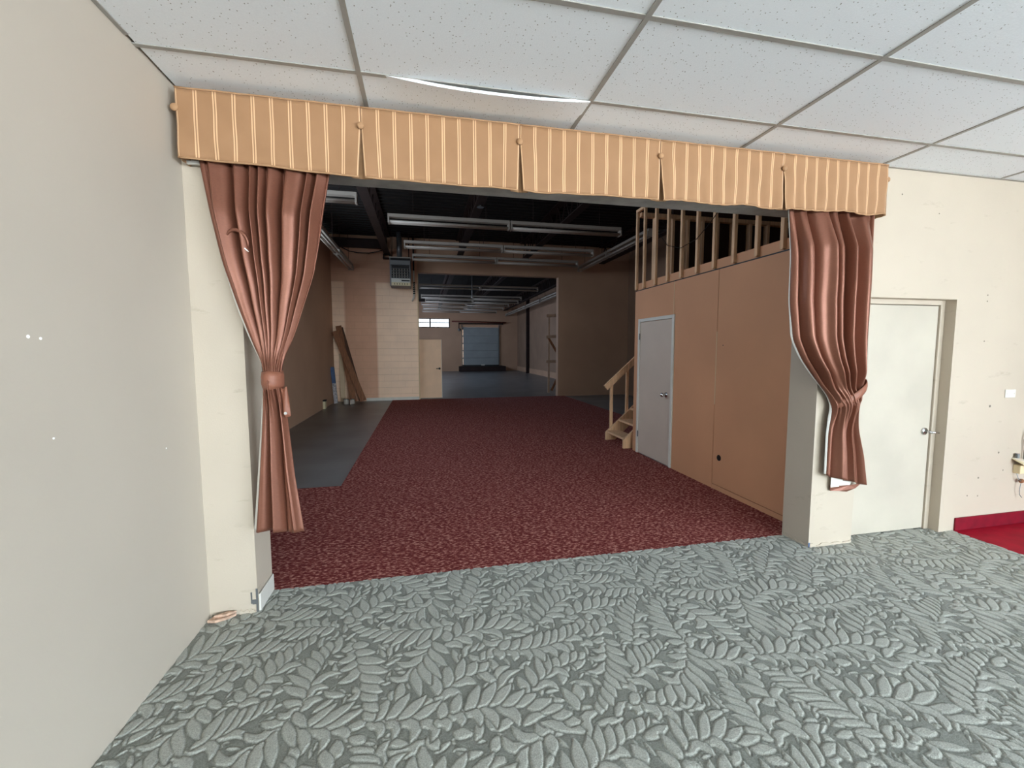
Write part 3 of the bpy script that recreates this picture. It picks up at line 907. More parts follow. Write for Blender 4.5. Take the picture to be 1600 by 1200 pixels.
for x, s, b in ((VX[0], 1, vb[0]), (VX[5], -1, vb[5])):
    mb = MB(); mb.grid(lambda i, j: (x - s * 0.012 * (j / 8) * (1 if s < 0 else -0.2) + s * 0.004 * math.sin(i * 1.7) * j / 8, VY + 0.006 + (YW - 0.003 - VY - 0.006) * i / 8, VZT + (b - 0.004 - VZT) * j / 8), 9, 9)
    link('return_panel', mb, M_GOLDPLAIN, val, smooth=True, solid=0.004, fix=False)
# pale board strip seen under the left end
link('bottom_batten', box(VX[0] + 0.005, VX[0] + 0.09, YW - 0.05, YW - 0.03, 2.540, 2.556), M_WHITEP, val)

# ------------------------------------------------------------------ curtains
def interp(tab, z):
    for (z0, x0), (z1, x1) in zip(tab[:-1], tab[1:]):
        if z0 >= z >= z1: return x0 + (x1 - x0) * (z0 - z) / (z0 - z1) if z0 != z1 else x0
    return tab[0][1] if z > tab[0][0] else tab[-1][1]

def smooth_tab(tab, n):
    zs = np.linspace(tab[0][0], tab[-1][0], n)
    x = np.array([interp(tab, z) for z in zs])
    for _ in range(3):
        x[1:-1] = (x[:-2] + 2 * x[1:-1] + x[2:]) / 4
    return zs, x

def curtain(name, label, L, R, tie_z, N_up, N_lo, seed, hem, ysign=1):
    rng = random.Random(seed)
    root = thing(name, (0.5 * (L[-1][1] + R[-1][1]), 2.61, hem), label, 'curtain')
    nz, nu = 100, 240
    zs, xl = smooth_tab(L, nz)
    _, xr = smooth_tab(R, nz)
    ph = [rng.uniform(0, 6.28) for _ in range(8)]
    hemf = (lambda u: 0.0)
    mb = MB()
    def P(i, j):
        u, z = i / (nu - 1), zs[j]
        w = xr[j] - xl[j]
        up = z > tie_z
        near = math.exp(-((z - tie_z) / 0.13) ** 2)
        Nn = N_up if up else N_lo
        # irregular fold spacing
        q = u + 0.040 * math.sin(2 * math.pi * u * 2 + ph[0]) + 0.014 * math.sin(2 * math.pi * u * 5 + ph[1])
        f = math.sin(2 * math.pi * Nn * q + ph[2] + 0.5 * math.sin(2.2 * z + ph[3]))
        g = math.sin(2 * math.pi * Nn * 0.5 * q + ph[4] + 0.9 * z)
        # soft tops and tighter valleys
        h_ = abs(math.cos(math.pi * Nn * q + ph[2] * 0.5 + 0.25 * math.sin(2.2 * z + ph[3])))
        f = 2.0 * h_ ** 0.75 - 1.0
        amp = min(0.072, 0.26 * w / Nn * 3.6) if up else 0.040
        amp *= (1 - 0.45 * near)
        if up: amp *= 0.5 + 0.5 * min(1.0, max(0.0, (2.54 - z) / 0.25))
        e = min(1.0, min(u, 1 - u) / 0.09)
        y = 2.604 - e * (max(0.0, amp - 0.040) + amp * (0.84 * f + 0.22 * g))
        rnd = math.sqrt(max(0, 1 - (2 * u - 1) ** 2))
        bul = 0.055 * near + 0.02 * (min(1.0, max(0.0, (2.55 - z) / 0.5)) if up else 1)
        y -= bul * rnd
        x = xl[j] + w * u + 0.006 * math.sin(2 * math.pi * Nn * q + ph[5]) * (1 - near)
        # fine creases gathered in above and below the band
        y += 0.006 * near * math.sin(2 * math.pi * 13 * u + ph[6] + 14 * z)
        zz = z
        if not up:
            t = (tie_z - z) / (tie_z - zs[-1])
            zz = z + t * t * (hem_off(u) + 0.008 * f)
        return (x, min(y, YW - 0.008), zz)
    hem_off = (lambda u: (0.095 * (1 - u) - 0.0)) if seed == 2 else (lambda u: 0.012 * math.sin(5 * u))
    mb.grid(P, nu, nz)
    fab = link('fabric', mb, M_CURT, root, smooth=True, solid=0.003, fix=False)
    # white lining showing past the left edge
    ml = MB()
    off = lambda z: 0.004 + 0.012 * math.exp(-((z - (tie_z + 0.32)) / 0.30) ** 2) + (0.012 * min(1, max(0, (tie_z - 0.02 - z) / 0.1)) if z < tie_z else 0)
    def Q(i, j):
        a = P(i * 2, j)
        return (a[0] - (off(zs[j]) if i == 0 else 0), min(a[1] + 0.006, YW - 0.004), a[2] + 0.008)
    ml.grid(Q, 4, nz)
    link('lining', ml, M_LINING, root, smooth=True, solid=0.002, fix=False)
    return root, P, zs

Lc_L = [(2.74, -1.145), (2.562, -1.133), (2.302, -1.096), (2.035, -1.048), (1.796, -0.982), (1.62, -0.926), (1.441, -0.864), (1.344, -0.871), (1.078, -0.896), (0.782, -0.926), (0.512, -0.955)]
Lc_R = [(2.74, -0.470), (2.549, -0.486), (2.337, -0.527), (2.143, -0.558), (1.982, -0.591), (1.801, -0.655), (1.657, -0.704), (1.531, -0.760), (1.44, -0.784), (1.342, -0.781), (1.146, -0.766), (0.845, -0.744), (0.512, -0.706)]
cl, PL, zL = curtain('curtain', 'brown satin curtain tied back at the left pillar', Lc_L, Lc_R, 1.395, 9, 2.6, 1, 0.5)
Rc_L = [(2.74, 2.565), (2.542, 2.575), (2.223, 2.611), (1.906, 2.616), (1.63, 2.659), (1.49, 2.741), (1.346, 2.864), (1.20, 3.005), (1.12, 3.043), (0.904, 3.026), (0.494, 3.030)]
Rc_R = [(2.74, 3.328), (2.557, 3.326), (2.253, 3.316), (1.921, 3.308), (1.584, 3.299), (1.315, 3.285), (1.168, 3.262), (1.12, 3.245), (0.943, 3.278), (0.738, 3.344), (0.494, 3.394)]
cr, PR, zR = curtain('curtain', 'brown satin curtain tied back at the right pillar', [(z, x - 0.022) for z, x in Rc_L], [(z, x - 0.022) for z, x in Rc_R], 1.16, 6, 3.0, 2, 0.48)

def band(root, c, a, b, w, tilt, name='tieback'):
    """elliptical strap around the gathered cloth: half axes a (x), b (y), height w, tilt = rise per metre in x"""
    mb = MB(); n = 40
    vs, fs = [], []
    for k in range(n):
        t = 2 * math.pi * k / n
        x, y = c[0] + a * math.cos(t), c[1] + b * math.sin(t)
        ww = w * (1 + 0.06 * math.sin(3 * t))
        for s, out in ((-0.5, 0), (-0.2, 0.004), (0.2, 0.004), (0.5, 0)):
            r = 1 + out / a
            vs.append((c[0] + (x - c[0]) * r, c[1] + (y - c[1]) * r, c[2] + tilt * (x - c[0]) + s * ww))
    for k in range(n):
        for s in range(3):
            fs.append((k * 4 + s, ((k + 1) % n) * 4 + s, ((k + 1) % n) * 4 + s + 1, k * 4 + s + 1))
    mb.add(vs, fs)
    return link(name, mb, M_TIE, root, smooth=True, solid=0.003, fix=False)
tb = band(cl, (-0.826, 2.585, 1.395), 0.050, 0.070, 0.095, 0.0)
# loose end of the band with its snap
tl = MB(); tl.grid(lambda i, j: (-0.782 + 0.034 * i / 4 + 0.012 * j / 8, 2.560 + 0.008 * math.sin(i * 1.4 + j * 0.5), 1.352 - 0.150 * j / 8 - 0.02 * i / 4 * (j / 8) - 0.01 * math.sin(i)), 5, 9)
tail = link('band_end', tl, M_TIE, tb, smooth=True, solid=0.004, fix=False)
link('snap', MB().tube([(-0.757, 2.552, 1.208), (-0.757, 2.544, 1.208)], 0.0085, 12), M_CHROME, cl)
tb2 = band(cr, (3.150, 2.582, 1.225), 0.125, 0.070, 0.062, 0.62)
link('hook', MB().box(3.285, 3.318, 2.600, 2.625, 1.288, 1.328).tube([(3.30, 2.61, 1.31), (3.30, YW - 0.002, 1.31)], 0.006, 8), M_DARKST, tb2)
# the turned-under hem of the right curtain
link('lining', MB().add([(3.075, 2.628, 0.60), (3.30, 2.628, 0.56), (3.26, 2.634, 0.485), (3.085, 2.634, 0.485)], [(0, 1, 2, 3)]), M_LINING, cr, solid=0.002)
link('turned_hem', MB().add([(3.082, 2.637, 0.497), (3.262, 2.630, 0.492), (3.36, 2.620, 0.505), (3.31, 2.625, 0.465), (3.245, 2.638, 0.438), (3.165, 2.630, 0.452), (3.088, 2.640, 0.455)], [(0, 1, 2, 3, 4, 5, 6)]), M_CURT, cr, solid=0.003)
# the tear with a sliver of lining in the left curtain
tp = []
for t in np.linspace(0, 1, 14):
    a = math.pi * (0.95 - 1.05 * t)
    tp.append((-0.957 + 0.044 * math.cos(a) + 0.012 * t, 2.548 - 0.006 * math.sin(math.pi * t), 2.158 + 0.050 * math.sin(a) - 0.035 * t))
link('tear', MB().tube(tp, [0.004 + 0.006 * math.sin(math.pi * t) for t in np.linspace(0, 1, 14)], 8), M_CURT, cl, smooth=True)
link('tear_lining', MB().tube([(-0.935, 2.546, 2.118), (-0.918, 2.544, 2.098), (-0.902, 2.546, 2.084)], [0.003, 0.005, 0.002], 6), M_LINING, cl, smooth=True)

# ------------------------------------------------------------------ loft partition on the right of the back room
PX, PY1 = 3.15, 5.93
PZ = 2.425
pt = MB()
pt.box(PX + 0.03, PX + 0.10, YB, 4.885, -0.004, PZ)
pt.box(PX + 0.03, PX + 0.10, 5.81, PY1, -0.004, PZ)
pt.box(PX + 0.03, PX + 0.10, 4.885, 5.81, 2.0, PZ)
pt.box(PX + 0.10, BR, PY1 - 0.09, PY1, -0.004, PZ)
part_w = struct('wall_partition', pt, M_PART, 'tan panelled partition wall under the loft')
link('panel', box(PX, PX + 0.012, 4.092, 4.884, 0.0, PZ - 0.006), M_PART, part_w)
link('panel', box(PX, PX + 0.012, 4.923, PY1 - 0.001, 2.004, PZ - 0.006), M_PART, part_w)
link('panel', box(PX, PX + 0.012, 5.812, PY1 - 0.001, 0.0, 2.003), M_PART, part_w)
link('panel', box(PX, PX + 0.012, YB + 0.002, 4.084, 0.062, PZ - 0.006), M_PART, part_w)
link('panel', box(PX, PX + 0.012, 4.886, 4.919, 2.004, PZ - 0.006), M_PART, part_w)
link('joint_strip', box(PX - 0.003, PX, 4.916, 4.925, 2.004, PZ - 0.006), M_RAW, part_w)
link('joint_strip', box(PX - 0.002, PX + 0.002, 4.083, 4.093, 0.95, 1.75), M_RAW, part_w)
link('base_strip', box(PX, PX + 0.012, YB + 0.002, 4.088, 0.0, 0.054), M_PART, part_w)
link('cable_hole', MB().tube([(PX + 0.001, 3.985, 0.371), (PX - 0.0012, 3.985, 0.371)], 0.033, 20), M_BLACK, part_w)
link('nail_mark', MB().tube([(PX + 0.001, 3.985, 1.60), (PX - 0.001, 3.985, 1.60)], 0.007, 8), M_BLACK, part_w)
link('shadow_gap', box(PX + 0.004, PX + 0.03, YB, PY1 - 0.001, PZ - 0.008, PZ + 0.008), M_BLACK, part_w)

d2 = MB()
d2.box(PX - 0.014, PX + 0.012, 4.889, 4.935, 0.005, 2.003)
d2.box(PX - 0.014, PX + 0.012, 5.765, 5.811, 0.005, 2.003)
d2.box(PX - 0.014, PX + 0.012, 4.935, 5.765, 1.957, 2.003)
door2 = struct('door_2', d2, M_WHITEP, 'pale grey door with white frame in the tan partition', bevel=0.004)
link('door_leaf', box(PX + 0.001, PX + 0.04, 4.939, 5.761, 0.012, 1.953), M_GREYD, door2, bevel=0.003)
kn = link('knob', MB().tube([(PX + 0.002, 5.04, 0.955), (PX - 0.008, 5.04, 0.955)], 0.034, 18).tube([(PX - 0.008, 5.04, 0.955), (PX - 0.045, 5.04, 0.955)], 0.013, 12).ball((PX - 0.062, 5.04, 0.955), 0.029, 16, 10, (0.8, 1, 1)), M_CHROME, door2, smooth=True)
kn['label'] = 'dark chrome round knob'
for z in (0.25, 1.7): link('hinge', box(PX - 0.017, PX - 0.003, 5.757, 5.769, z, z + 0.09), M_GREYM, door2)

loft = thing('loft_railing', (PX + 0.3, 4.4, PZ), 'open pine stud wall and band standing on the partition', 'stud wall')
link('rim_band', box(PX + 0.02, PX + 0.058, YB + 0.002, PY1, PZ + 0.012, 2.535), M_PART, loft)
link('deck', box(PX + 0.06, BR - 0.002, YB + 0.002, PY1, PZ + 0.10, 2.53), M_WOOD, loft)
link('top_plate', box(PX - 0.018, PX + 0.02, YB + 0.002, PY1, 3.572, 3.61), M_WOOD, loft)
sy_ = [5.91, 5.69, 5.385, 5.085, 4.785, 4.475, 4.18, 3.875, 3.565, 3.265]
st = None
for y in sy_:
    if st is None:
        st = link('stud', MB().prism([(y - 0.019, 2.452), (y - 0.010, 2.442), (y + 0.010, 2.442), (y + 0.019, 2.452), (y + 0.019, 3.572), (y - 0.019, 3.572)], 0, PX - 0.018, PX + 0.019), M_WOOD, loft, origin=(PX, y, 2.442), bevel=0.003)
    else:
        inst(st, loft, Vector((PX, y, 2.442)) - loft.location)
# the end stud wall, with a sheet added behind to darken the loft except at the near corner
link('darkening_panel', box(3.74, BR - 0.004, 5.932, 5.944, 2.532, 3.74), mat('loft_darkening', (60, 40, 32), 0.8, var=0.15, vscale=3), loft)
bs = None
for x in (3.42, 3.70, 3.95, 4.20, 4.46, 4.74, 5.04, 5.36, 5.7):
    if bs is None: bs = link('stud', box(x - 0.019, x + 0.019, 5.845, 5.93, 2.532, 3.50), M_WOOD, loft, origin=(x, 5.888, 2.532))
    else: inst(bs, loft, Vector((x, 5.888, 2.532)) - loft.location)
link('top_plate', box(PX + 0.022, 6.6, 5.845, 5.93, 3.502, 3.56), M_WOOD, loft)
wi = [(PX - 0.024, 5.30, 3.13), (PX - 0.024, 5.07, 2.90), (PX - 0.024, 4.78, 2.80), (PX - 0.024, 4.47, 2.83), (PX - 0.024, 4.25, 2.94), (PX - 0.024, 4.05, 3.07), (PX - 0.024, 3.85, 3.25)]
tag(link('cable', MB().tube(wi, 0.004, 6), M_DECK, smooth=True), 'thin dark cable drooping across the loft studs', 'cable')

# stairs rising to the loft
sr = thing('staircase', (3.2, 6.35, 0), 'open pine stairs with handrail behind the partition', 'staircase')
SLOPE = 0.885
def stringer(y):
    # cut square at the floor
    x0, w = 3.05, 0.30
    xe = 5.75
    mb = MB().prism([(x0, 0.006), (x0, 0.14), (xe, 0.14 + SLOPE * (xe - x0)), (xe, 0.14 + SLOPE * (xe - x0) - w), (x0 + 0.17, 0.006)], 1, y - 0.019, y + 0.019)
    return link('stringer', mb, M_WOOD, sr)
stringer(6.05); stringer(6.70)
tr = None
for i in range(12):
    x, z = 3.06 + 0.215 * i, 0.135 + 0.19 * i
    if tr is None: tr = link('tread', box(x, x + 0.235, 6.071, 6.679, z, z + 0.035), M_WOOD, sr, origin=(x, 6.375, z))
    else: inst(tr, sr, Vector((x, 6.375, z)) - sr.location)
link('handrail', MB().bar((3.04, 6.70, 0.905), (5.6, 6.70, 0.905 + SLOPE * 2.56), 0.04, 0.10), M_WOOD, sr, bevel=0.003)
for x in (3.165, 3.455, 4.2, 5.0):
    link('baluster', box(x - 0.022, x + 0.022, 6.722, 6.76, 0.1 + SLOPE * (x - 3.05), 0.90 + SLOPE * (x - 3.04)), M_WOOD, sr)

# ------------------------------------------------------------------ steelwork under the roof
def joist(x, y0, y1, label):
    j = thing('roof_joist', (x, (y0 + y1) / 2, 4.40), label, 'joist', 'open web joists under the roof deck')
    link('bottom_chord', box(x - 0.09, x + 0.09, y0, y1, 4.40, 4.425).box(x - 0.012, x + 0.012, y0, y1, 4.425, 4.47), M_DARKST, j)
    link('top_chord', box(x - 0.09, x + 0.09, y0, y1, RZ - 0.03, RZ - 0.002), M_DARKST, j)
    mb = MB(); n = int((y1 - y0) / 0.55); h = (y1 - y0) / n
    for i in range(n):
        a, b = y0 + i * h, y0 + (i + 1) * h
        mb.bar((x, a, 4.43), (x, (a + b) / 2, RZ - 0.04), 0.025, 0.025, (1, 0, 0)); mb.bar((x, (a + b) / 2, RZ - 0.04), (x, b, 4.43), 0.025, 0.025, (1, 0, 0))
    link('web', mb, M_DARKST, j)
    return j
jn = ['by the hanging heater', 'second from the left', 'third from the left', 'nearest the right wall']
for i, x in enumerate((-1.0, 1.15, 3.2, 5.9)):
    joist(x, YB + 0.01, YF - 0.01, 'dark open web joist in the back room, ' + jn[i])
    joist(x, YF2 + 0.01, YE - 0.01, 'dark open web joist in the rear warehouse, ' + ('leftmost' if i == 0 else jn[i]))
bm_ = MB().box(BL + 0.01, -1.10, 13.0, 13.16, 4.50, 4.52).box(BL + 0.01, -1.10, 13.07, 13.09, 4.52, 4.72).box(BL + 0.01, -1.10, 13.0, 13.16, 4.72, 4.74)
tag(link('steel_beam', bm_, M_DARKST), 'dark steel beam along the top of the far wall, left corner', 'beam')
tag(link('bracket', MB().box(-1.12, -0.90, 13.30, 13.49, 4.27, 4.295).box(-1.11, -1.09, 13.30, 13.49, 4.295, 4.398).box(-0.93, -0.91, 13.30, 13.49, 4.295, 4.398), M_DARKST), 'steel bearing bracket under the joist end on the far wall', 'bracket')
ct = [(-2.38, 13.2, 4.62), (-2.25, 13.25, 4.52), (-2.05, 13.3, 4.43), (-1.8, 13.3, 4.395), (-1.5, 13.3, 4.40), (-1.25, 13.3, 4.45), (-1.12, 13.28, 4.50)]
tag(link('cable', MB().tube(ct, 0.014, 6), M_BLACK, smooth=True), 'black cable sagging along the top of the far wall', 'cable')

# ------------------------------------------------------------------ strip lights
def strip_light(x0, x1, y, z, label, group, along='x', hang=RZ - 0.002):
    L = x1 - x0
    t = thing('strip_light', ((x0 + x1) / 2, y, z - 0.03) if along == 'x' else (y, (x0 + x1) / 2, z - 0.03), label, 'light fixture', group)
    def B(a0, a1, b0, b1, z0, z1):
        return (a0, a1, b0, b1, z0, z1) if along == 'x' else (b0, b1, a0, a1, z0, z1)
    def Pt(a, b, zz): return (a, b, zz) if along == 'x' else (b, a, zz)
    link('housing', box(*B(x0, x1, y - 0.055, y + 0.055, z + 0.085, z + 0.150)), M_METAL, t, bevel=0.004)
    for s in (-1, 1):
        link('tube', MB().tube([Pt(x0 + 0.03, y + s * 0.045, z), Pt(x1 - 0.03, y + s * 0.045, z)], 0.027, 10), M_TUBE, t, smooth=True)
    for a, b in ((x0 + 0.002, x0 + 0.03), (x1 - 0.03, x1 - 0.002)):
        link('lamp_holder', box(*B(a, b, y - 0.075, y + 0.075, z - 0.03, z + 0.085)), M_METAL, t)
    for f in (0.2, 0.8):
        q = Pt(x0 + L * f, y, 0)
        link('hanger', MB().tube([(q[0], q[1], z + 0.15), (q[0], q[1], hang)], 0.006, 6), M_DARKST, t)
    return t
rows = [('front row', 8.72, 4.03), ('second row', 10.72, 4.03), ('third row', 12.15, 4.03)]
pos = {'front row': (-0.62, 1.79, 4.24), 'second row': (-0.40, 2.02, 4.44), 'third row': (-0.24, 2.10, 4.55)}
for nm, y, z in rows:
    a, m_, b = pos[nm]
    strip_light(a, m_ - 0.01, y, z, 'unlit strip light hung across the back room, left unit of the ' + nm, 'strip lights in the back room')
    strip_light(m_ + 0.01, b, y, z, 'unlit strip light hung across the back room, right unit of the ' + nm, 'strip lights in the back room')
strip_light(-2.5, -1.06, 7.9, 4.10, 'short unlit strip light half hidden behind the left curtain', 'strip lights in the back room', hang=RZ - 0.002)
strip_light(9.0, 11.2, -2.02, 3.92, 'unlit strip light along the left wall, nearer unit', 'strip lights in the back room', 'y', RZ - 0.002)
strip_light(11.22, 13.35, -2.02, 3.92, 'unlit strip light along the left wall, unit touching the far wall', 'strip lights in the back room', 'y', RZ - 0.002)
strip_light(8.9, 11.1, 5.06, 4.12, 'unlit strip light along the right side of the back room, nearer unit', 'strip lights in the back room', 'y', RZ - 0.002)
strip_light(11.12, 13.3, 5.06, 4.12, 'unlit strip light along the right side of the back room, far unit', 'strip lights in the back room', 'y', RZ - 0.002)
rr = [(17.5, 4.80, 'first'), (20.8, 4.85, 'second'), (22.4, 5.05, 'third'), (24.0, 4.85, 'fourth'), (26.2, 4.95, 'fifth'), (28.4, 4.9, 'sixth')]
for y, b, nm in rr:
    strip_light(b - 4.9, b - 2.46, y, 4.03, 'left strip light of the %s row beyond the far opening' % nm, 'strip lights in the rear warehouse')
    strip_light(b - 2.44, b, y, 4.03, 'right strip light of the %s row beyond the far opening' % nm, 'strip lights in the rear warehouse')
for a, nm in ((18.4, 'nearest'), (21.6, 'second'), (24.8, 'third'), (28.0, 'farthest')):
    strip_light(a, a + 2.9, 6.05, 4.03, 'strip light along the right wall of the rear warehouse, %s unit' % nm, 'strip lights in the rear warehouse', 'y', RZ - 0.002)

# bare lamp holders among the roof steel
for (x, y, z, lab) in ((1.165, 8.55, 4.36, 'small metal sprinkler head under the back room roof'), (1.84, 16.0, 3.50, 'small hanging sprinkler in the rear warehouse')):
    t = thing('fire_sprinkler', (x, y, z), lab, 'sprinkler')
    link('deflector', MB().tube([(x, y, z), (x, y, z + 0.012)], 0.07, 12), M_CHROME, t)
    link('drop_pipe', MB().tube([(x, y, z + 0.012), (x, y, RZ - 0.002)], 0.016, 8), M_GREYM, t)

# ------------------------------------------------------------------ unit heater
HX0, HX1, HY0, HY1, HZ0, HZ1 = -0.885, -0.305, 12.68, 13.25, 3.385, 4.18
ht = thing('unit_heater', ((HX0 + HX1) / 2, (HY0 + HY1) / 2, HZ0), 'grey gas unit heater with flue hung before the far wall', 'heater')
link('casing', box(HX0, HX1, HY0 + 0.02, HY1, HZ0, HZ1), mat('heater_enamel', (118, 118, 122), 0.45, var=0.08, vscale=6), ht, bevel=0.01)
link('top_flange', box(HX0 - 0.012, HX1 + 0.012, HY0 + 0.005, HY1 + 0.01, HZ1 - 0.01, HZ1 + 0.02), M_METAL, ht)
link('hood_recess', box(HX0 + 0.02, HX1 - 0.01, HY0 + 0.012, HY0 + 0.03, HZ1 - 0.075, HZ1 - 0.012), M_BLACK, ht)
link('upper_panel', box(HX0 + 0.02, HX1 - 0.01, HY0, HY0 + 0.03, HZ1 - 0.19, HZ1 - 0.085), M_GREYM, ht)
link('louver_recess', box(HX0 + 0.05, HX1 - 0.04, HY0 + 0.012, HY0 + 0.03, HZ0 + 0.225, HZ1 - 0.20), M_BLACK, ht)
for i in range(5):
    z = HZ0 + 0.25 + i * 0.075
    link('louver', MB().add([(HX0 + 0.05, HY0 + 0.01, z + 0.035), (HX1 - 0.04, HY0 + 0.01, z + 0.035), (HX1 - 0.04, HY0 - 0.02, z + 0.005), (HX0 + 0.05, HY0 - 0.02, z + 0.005)], [(0, 1, 2, 3)]), M_GREYM, ht, solid=0.006)
for i in range(6):
    x = HX0 + 0.10 + i * 0.076
    link('fin', box(x, x + 0.018, HY0 - 0.012, HY0 + 0.012, HZ0 + 0.235, HZ0 + 0.50), M_METAL, ht)
link('label_strip', box(HX0 + 0.04, HX1 - 0.012, HY0 - 0.004, HY0 + 0.02, HZ0 + 0.10, HZ0 + 0.205), M_WHITEP, ht)
link('name_plate', box(HX1 - 0.26, HX1 - 0.03, HY0 - 0.007, HY0 - 0.003, HZ0 + 0.13, HZ0 + 0.165), M_BLACK, ht)
link('lower_panel', box(HX0 + 0.04, HX1 - 0.012, HY0, HY0 + 0.025, HZ0 + 0.008, HZ0 + 0.095), M_COPPER, ht)
for i in range(6):
    x = HX0 + 0.12 + i * 0.07
    link('slot', box(x, x + 0.016, HY0 - 0.002, HY0 + 0.002, HZ0 + 0.03, HZ0 + 0.08), M_BLACK, ht)
link('flue', MB().tube([(-0.62, 12.95, HZ1 + 0.01), (-0.62, 12.95, RZ - 0.002)], 0.075, 16), M_GREYM, ht, smooth=True)
for x, y in ((HX0 + 0.05, 12.76), (HX1 - 0.05, 12.76), (HX0 + 0.05, 13.18), (HX1 - 0.05, 13.18)):
    link('hanger_rod', MB().tube([(x, y, HZ1 + 0.01), (x, y, RZ - 0.002)], 0.007, 6), M_DARKST, ht)
fx = thing('gas_connector', (-0.235, 13.44, 3.1), 'black and white flexible gas line beside the heater', 'pipe')
link('drop_pipe', MB().tube([(-0.235, 13.40, RZ - 0.002), (-0.235, 13.40, 3.95)], 0.022, 8), M_BLACK, fx, smooth=True)
link('joint', MB().tube([(-0.235, 13.40, 3.95), (-0.235, 13.40, 3.62)], 0.026, 8), M_WHITEP, fx, smooth=True)
for i in range(6):
    z = 3.60 - i * 0.062
    link('coil', MB().tube([(-0.235, 13.40, z), (-0.225, 13.40, z - 0.035)], 0.034, 8), M_BLACK, fx, smooth=True)
    link('coil_gap', MB().tube([(-0.235, 13.40, z - 0.03), (-0.235, 13.40, z - 0.064)], 0.024, 8), M_WHITEP, fx, smooth=True)
link('elbow', MB().tube([(-0.235, 13.40, 3.225), (-0.245, 13.40, 3.14), (-0.27, 13.42, 3.09), (-0.29, 13.498, 3.06)], 0.028, 8), M_WHITEP, fx, smooth=True)

# ------------------------------------------------------------------ left far corner clutter
def plank(a, b, w, t, m, label, up=(0, -1, 0.2)):
    o = tag(link('wooden_plank', MB().bar(a, b, w, t, up), m, origin=b, bevel=0.004), label, 'plank', 'planks leaning in the far left corner')
    return o
plank((-2.50, 13.18, 2.10), (-1.74, 12.98, 0.065), 0.17, 0.035, M_PLANK, 'brown plank leaning diagonally across the others in the corner')
plank((-2.44, 13.40, 2.27), (-2.03, 13.10, 0.035), 0.16, 0.035, M_PLANK, 'taller brown plank leaning behind the diagonal one')
plank((-2.40, 13.45, 2.22), (-1.83, 13.22, 0.05), 0.15, 0.03, mat('dark_plank', (92, 62, 46), 0.7, var=0.2, vscale=5, stretch=(8, 8, 0.8)), 'darkest plank at the back of the leaning boards')
plank((-2.40, 13.46, 1.45), (-2.36, 13.30, 0.02), 0.13, 0.03, mat('wall_light_strip', (206, 182, 152), 0.7, var=0.06), 'pale upright strip standing for light on the wall')  # pale strip put in for the light on the wall behind the planks
bx = thing('long_carton', (-2.50, 12.85, 0), 'slim upright carton, blue above and white below, in the corner', 'carton')
link('blue_half', MB().bar((-2.585, 13.05, 1.06), (-2.53, 12.94, 0.60), 0.10, 0.07, (0, -1, 0.2)), M_BLUE, bx, bevel=0.004)
link('white_half', MB().bar((-2.53, 12.94, 0.598), (-2.475, 12.86, 0.025), 0.10, 0.07, (0, -1, 0.2)), mat('white_print', (196, 192, 196), 0.6, var=0.35, vscale=30), bx, bevel=0.004)
for x, nm in ((-2.20, 'round white tin on the floor under the planks'), (-2.03, 'square white tin on the floor under the planks')):
    t = thing('tin', (x, 12.86, 0), nm, 'tin')
    if x < -2.1:
        link('body', MB().tube([(x, 12.86, 0.0), (x, 12.86, 0.13)], 0.075, 16), M_METAL, t, smooth=False)
        link('lid', MB().tube([(x, 12.86, 0.13), (x, 12.86, 0.145)], 0.068, 16), M_GREYM, t)
    else:
        link('body', box(x - 0.06, x + 0.06, 12.80, 12.92, 0.0, 0.125), M_METAL, t, bevel=0.006)
        link('lid', MB().tube([(x, 12.86, 0.125), (x, 12.86, 0.145)], 0.03, 12), M_GREYM, t)
wb_ = thing('wall_outlet', (BL, 11.95, 0.0), 'low pale outlet box with a dark top on the left wall', 'outlet')
link('box', box(BL + 0.001, BL + 0.06, 11.87, 12.03, 0.0, 0.20), M_COPPER, wb_, bevel=0.006)
link('cap', box(BL + 0.001, BL + 0.075, 11.87, 12.03, 0.20, 0.24), M_BLACK, wb_, bevel=0.004)

# ------------------------------------------------------------------ door leaf standing in the far opening
dl = thing('door_leaf', (0.2, YF2 + 0.1, 0), 'plain beige door leaf standing open in the far opening', 'door')
link('leaf', box(-0.13, 0.575, YF2 + 0.07, YF2 + 0.115, 0.012, 1.885), mat('beige_door', (232, 196, 164), 0.55, var=0.04), dl, bevel=0.004)
link('edge', box(0.575, 0.585, YF2 + 0.07, YF2 + 0.115, 0.012, 1.885), M_WHITEP, dl)
link('handle', MB().tube([(0.51, YF2 + 0.07, 0.955), (0.51, YF2 + 0.05, 0.955)], 0.035, 14).tube([(0.51, YF2 + 0.05, 0.955), (0.51, YF2 + 0.01, 0.955)], 0.014, 8).tube([(0.51, YF2 + 0.012, 0.955), (0.40, YF2 + 0.012, 0.955)], 0.013, 8), M_BLACK, dl)

# braced wooden frame just past the right jamb
fr = thing('braced_gate', (4.5, 14.6, 0), 'braced wooden gate standing just past the right jamb', 'gate')
M_PALEW = mat('weathered_wood', (176, 148, 126), 0.7, var=0.12, vscale=6)
link('post', box(4.375, 4.44, 14.56, 14.61, 0.0, 2.70), M_PALEW, fr)
link('post', box(4.95, 5.02, 14.56, 14.61, 0.0, 2.70), M_PALEW, fr)
for z in (1.13, 2.00, 2.74): link('rail', MB().bar((4.29, 14.52, z), (5.06, 14.50, z + (0.05 if z > 1.5 else 0)), 0.05, 0.10), M_PALEW, fr)
link('brace', MB().bar((4.38, 14.535, 1.97), (5.0, 14.535, 0.95), 0.03, 0.08), M_PLANK, fr)
link('brace', MB().bar((4.98, 14.535, 1.08), (4.50, 14.535, 0.08), 0.03, 0.08), M_PLANK, fr)

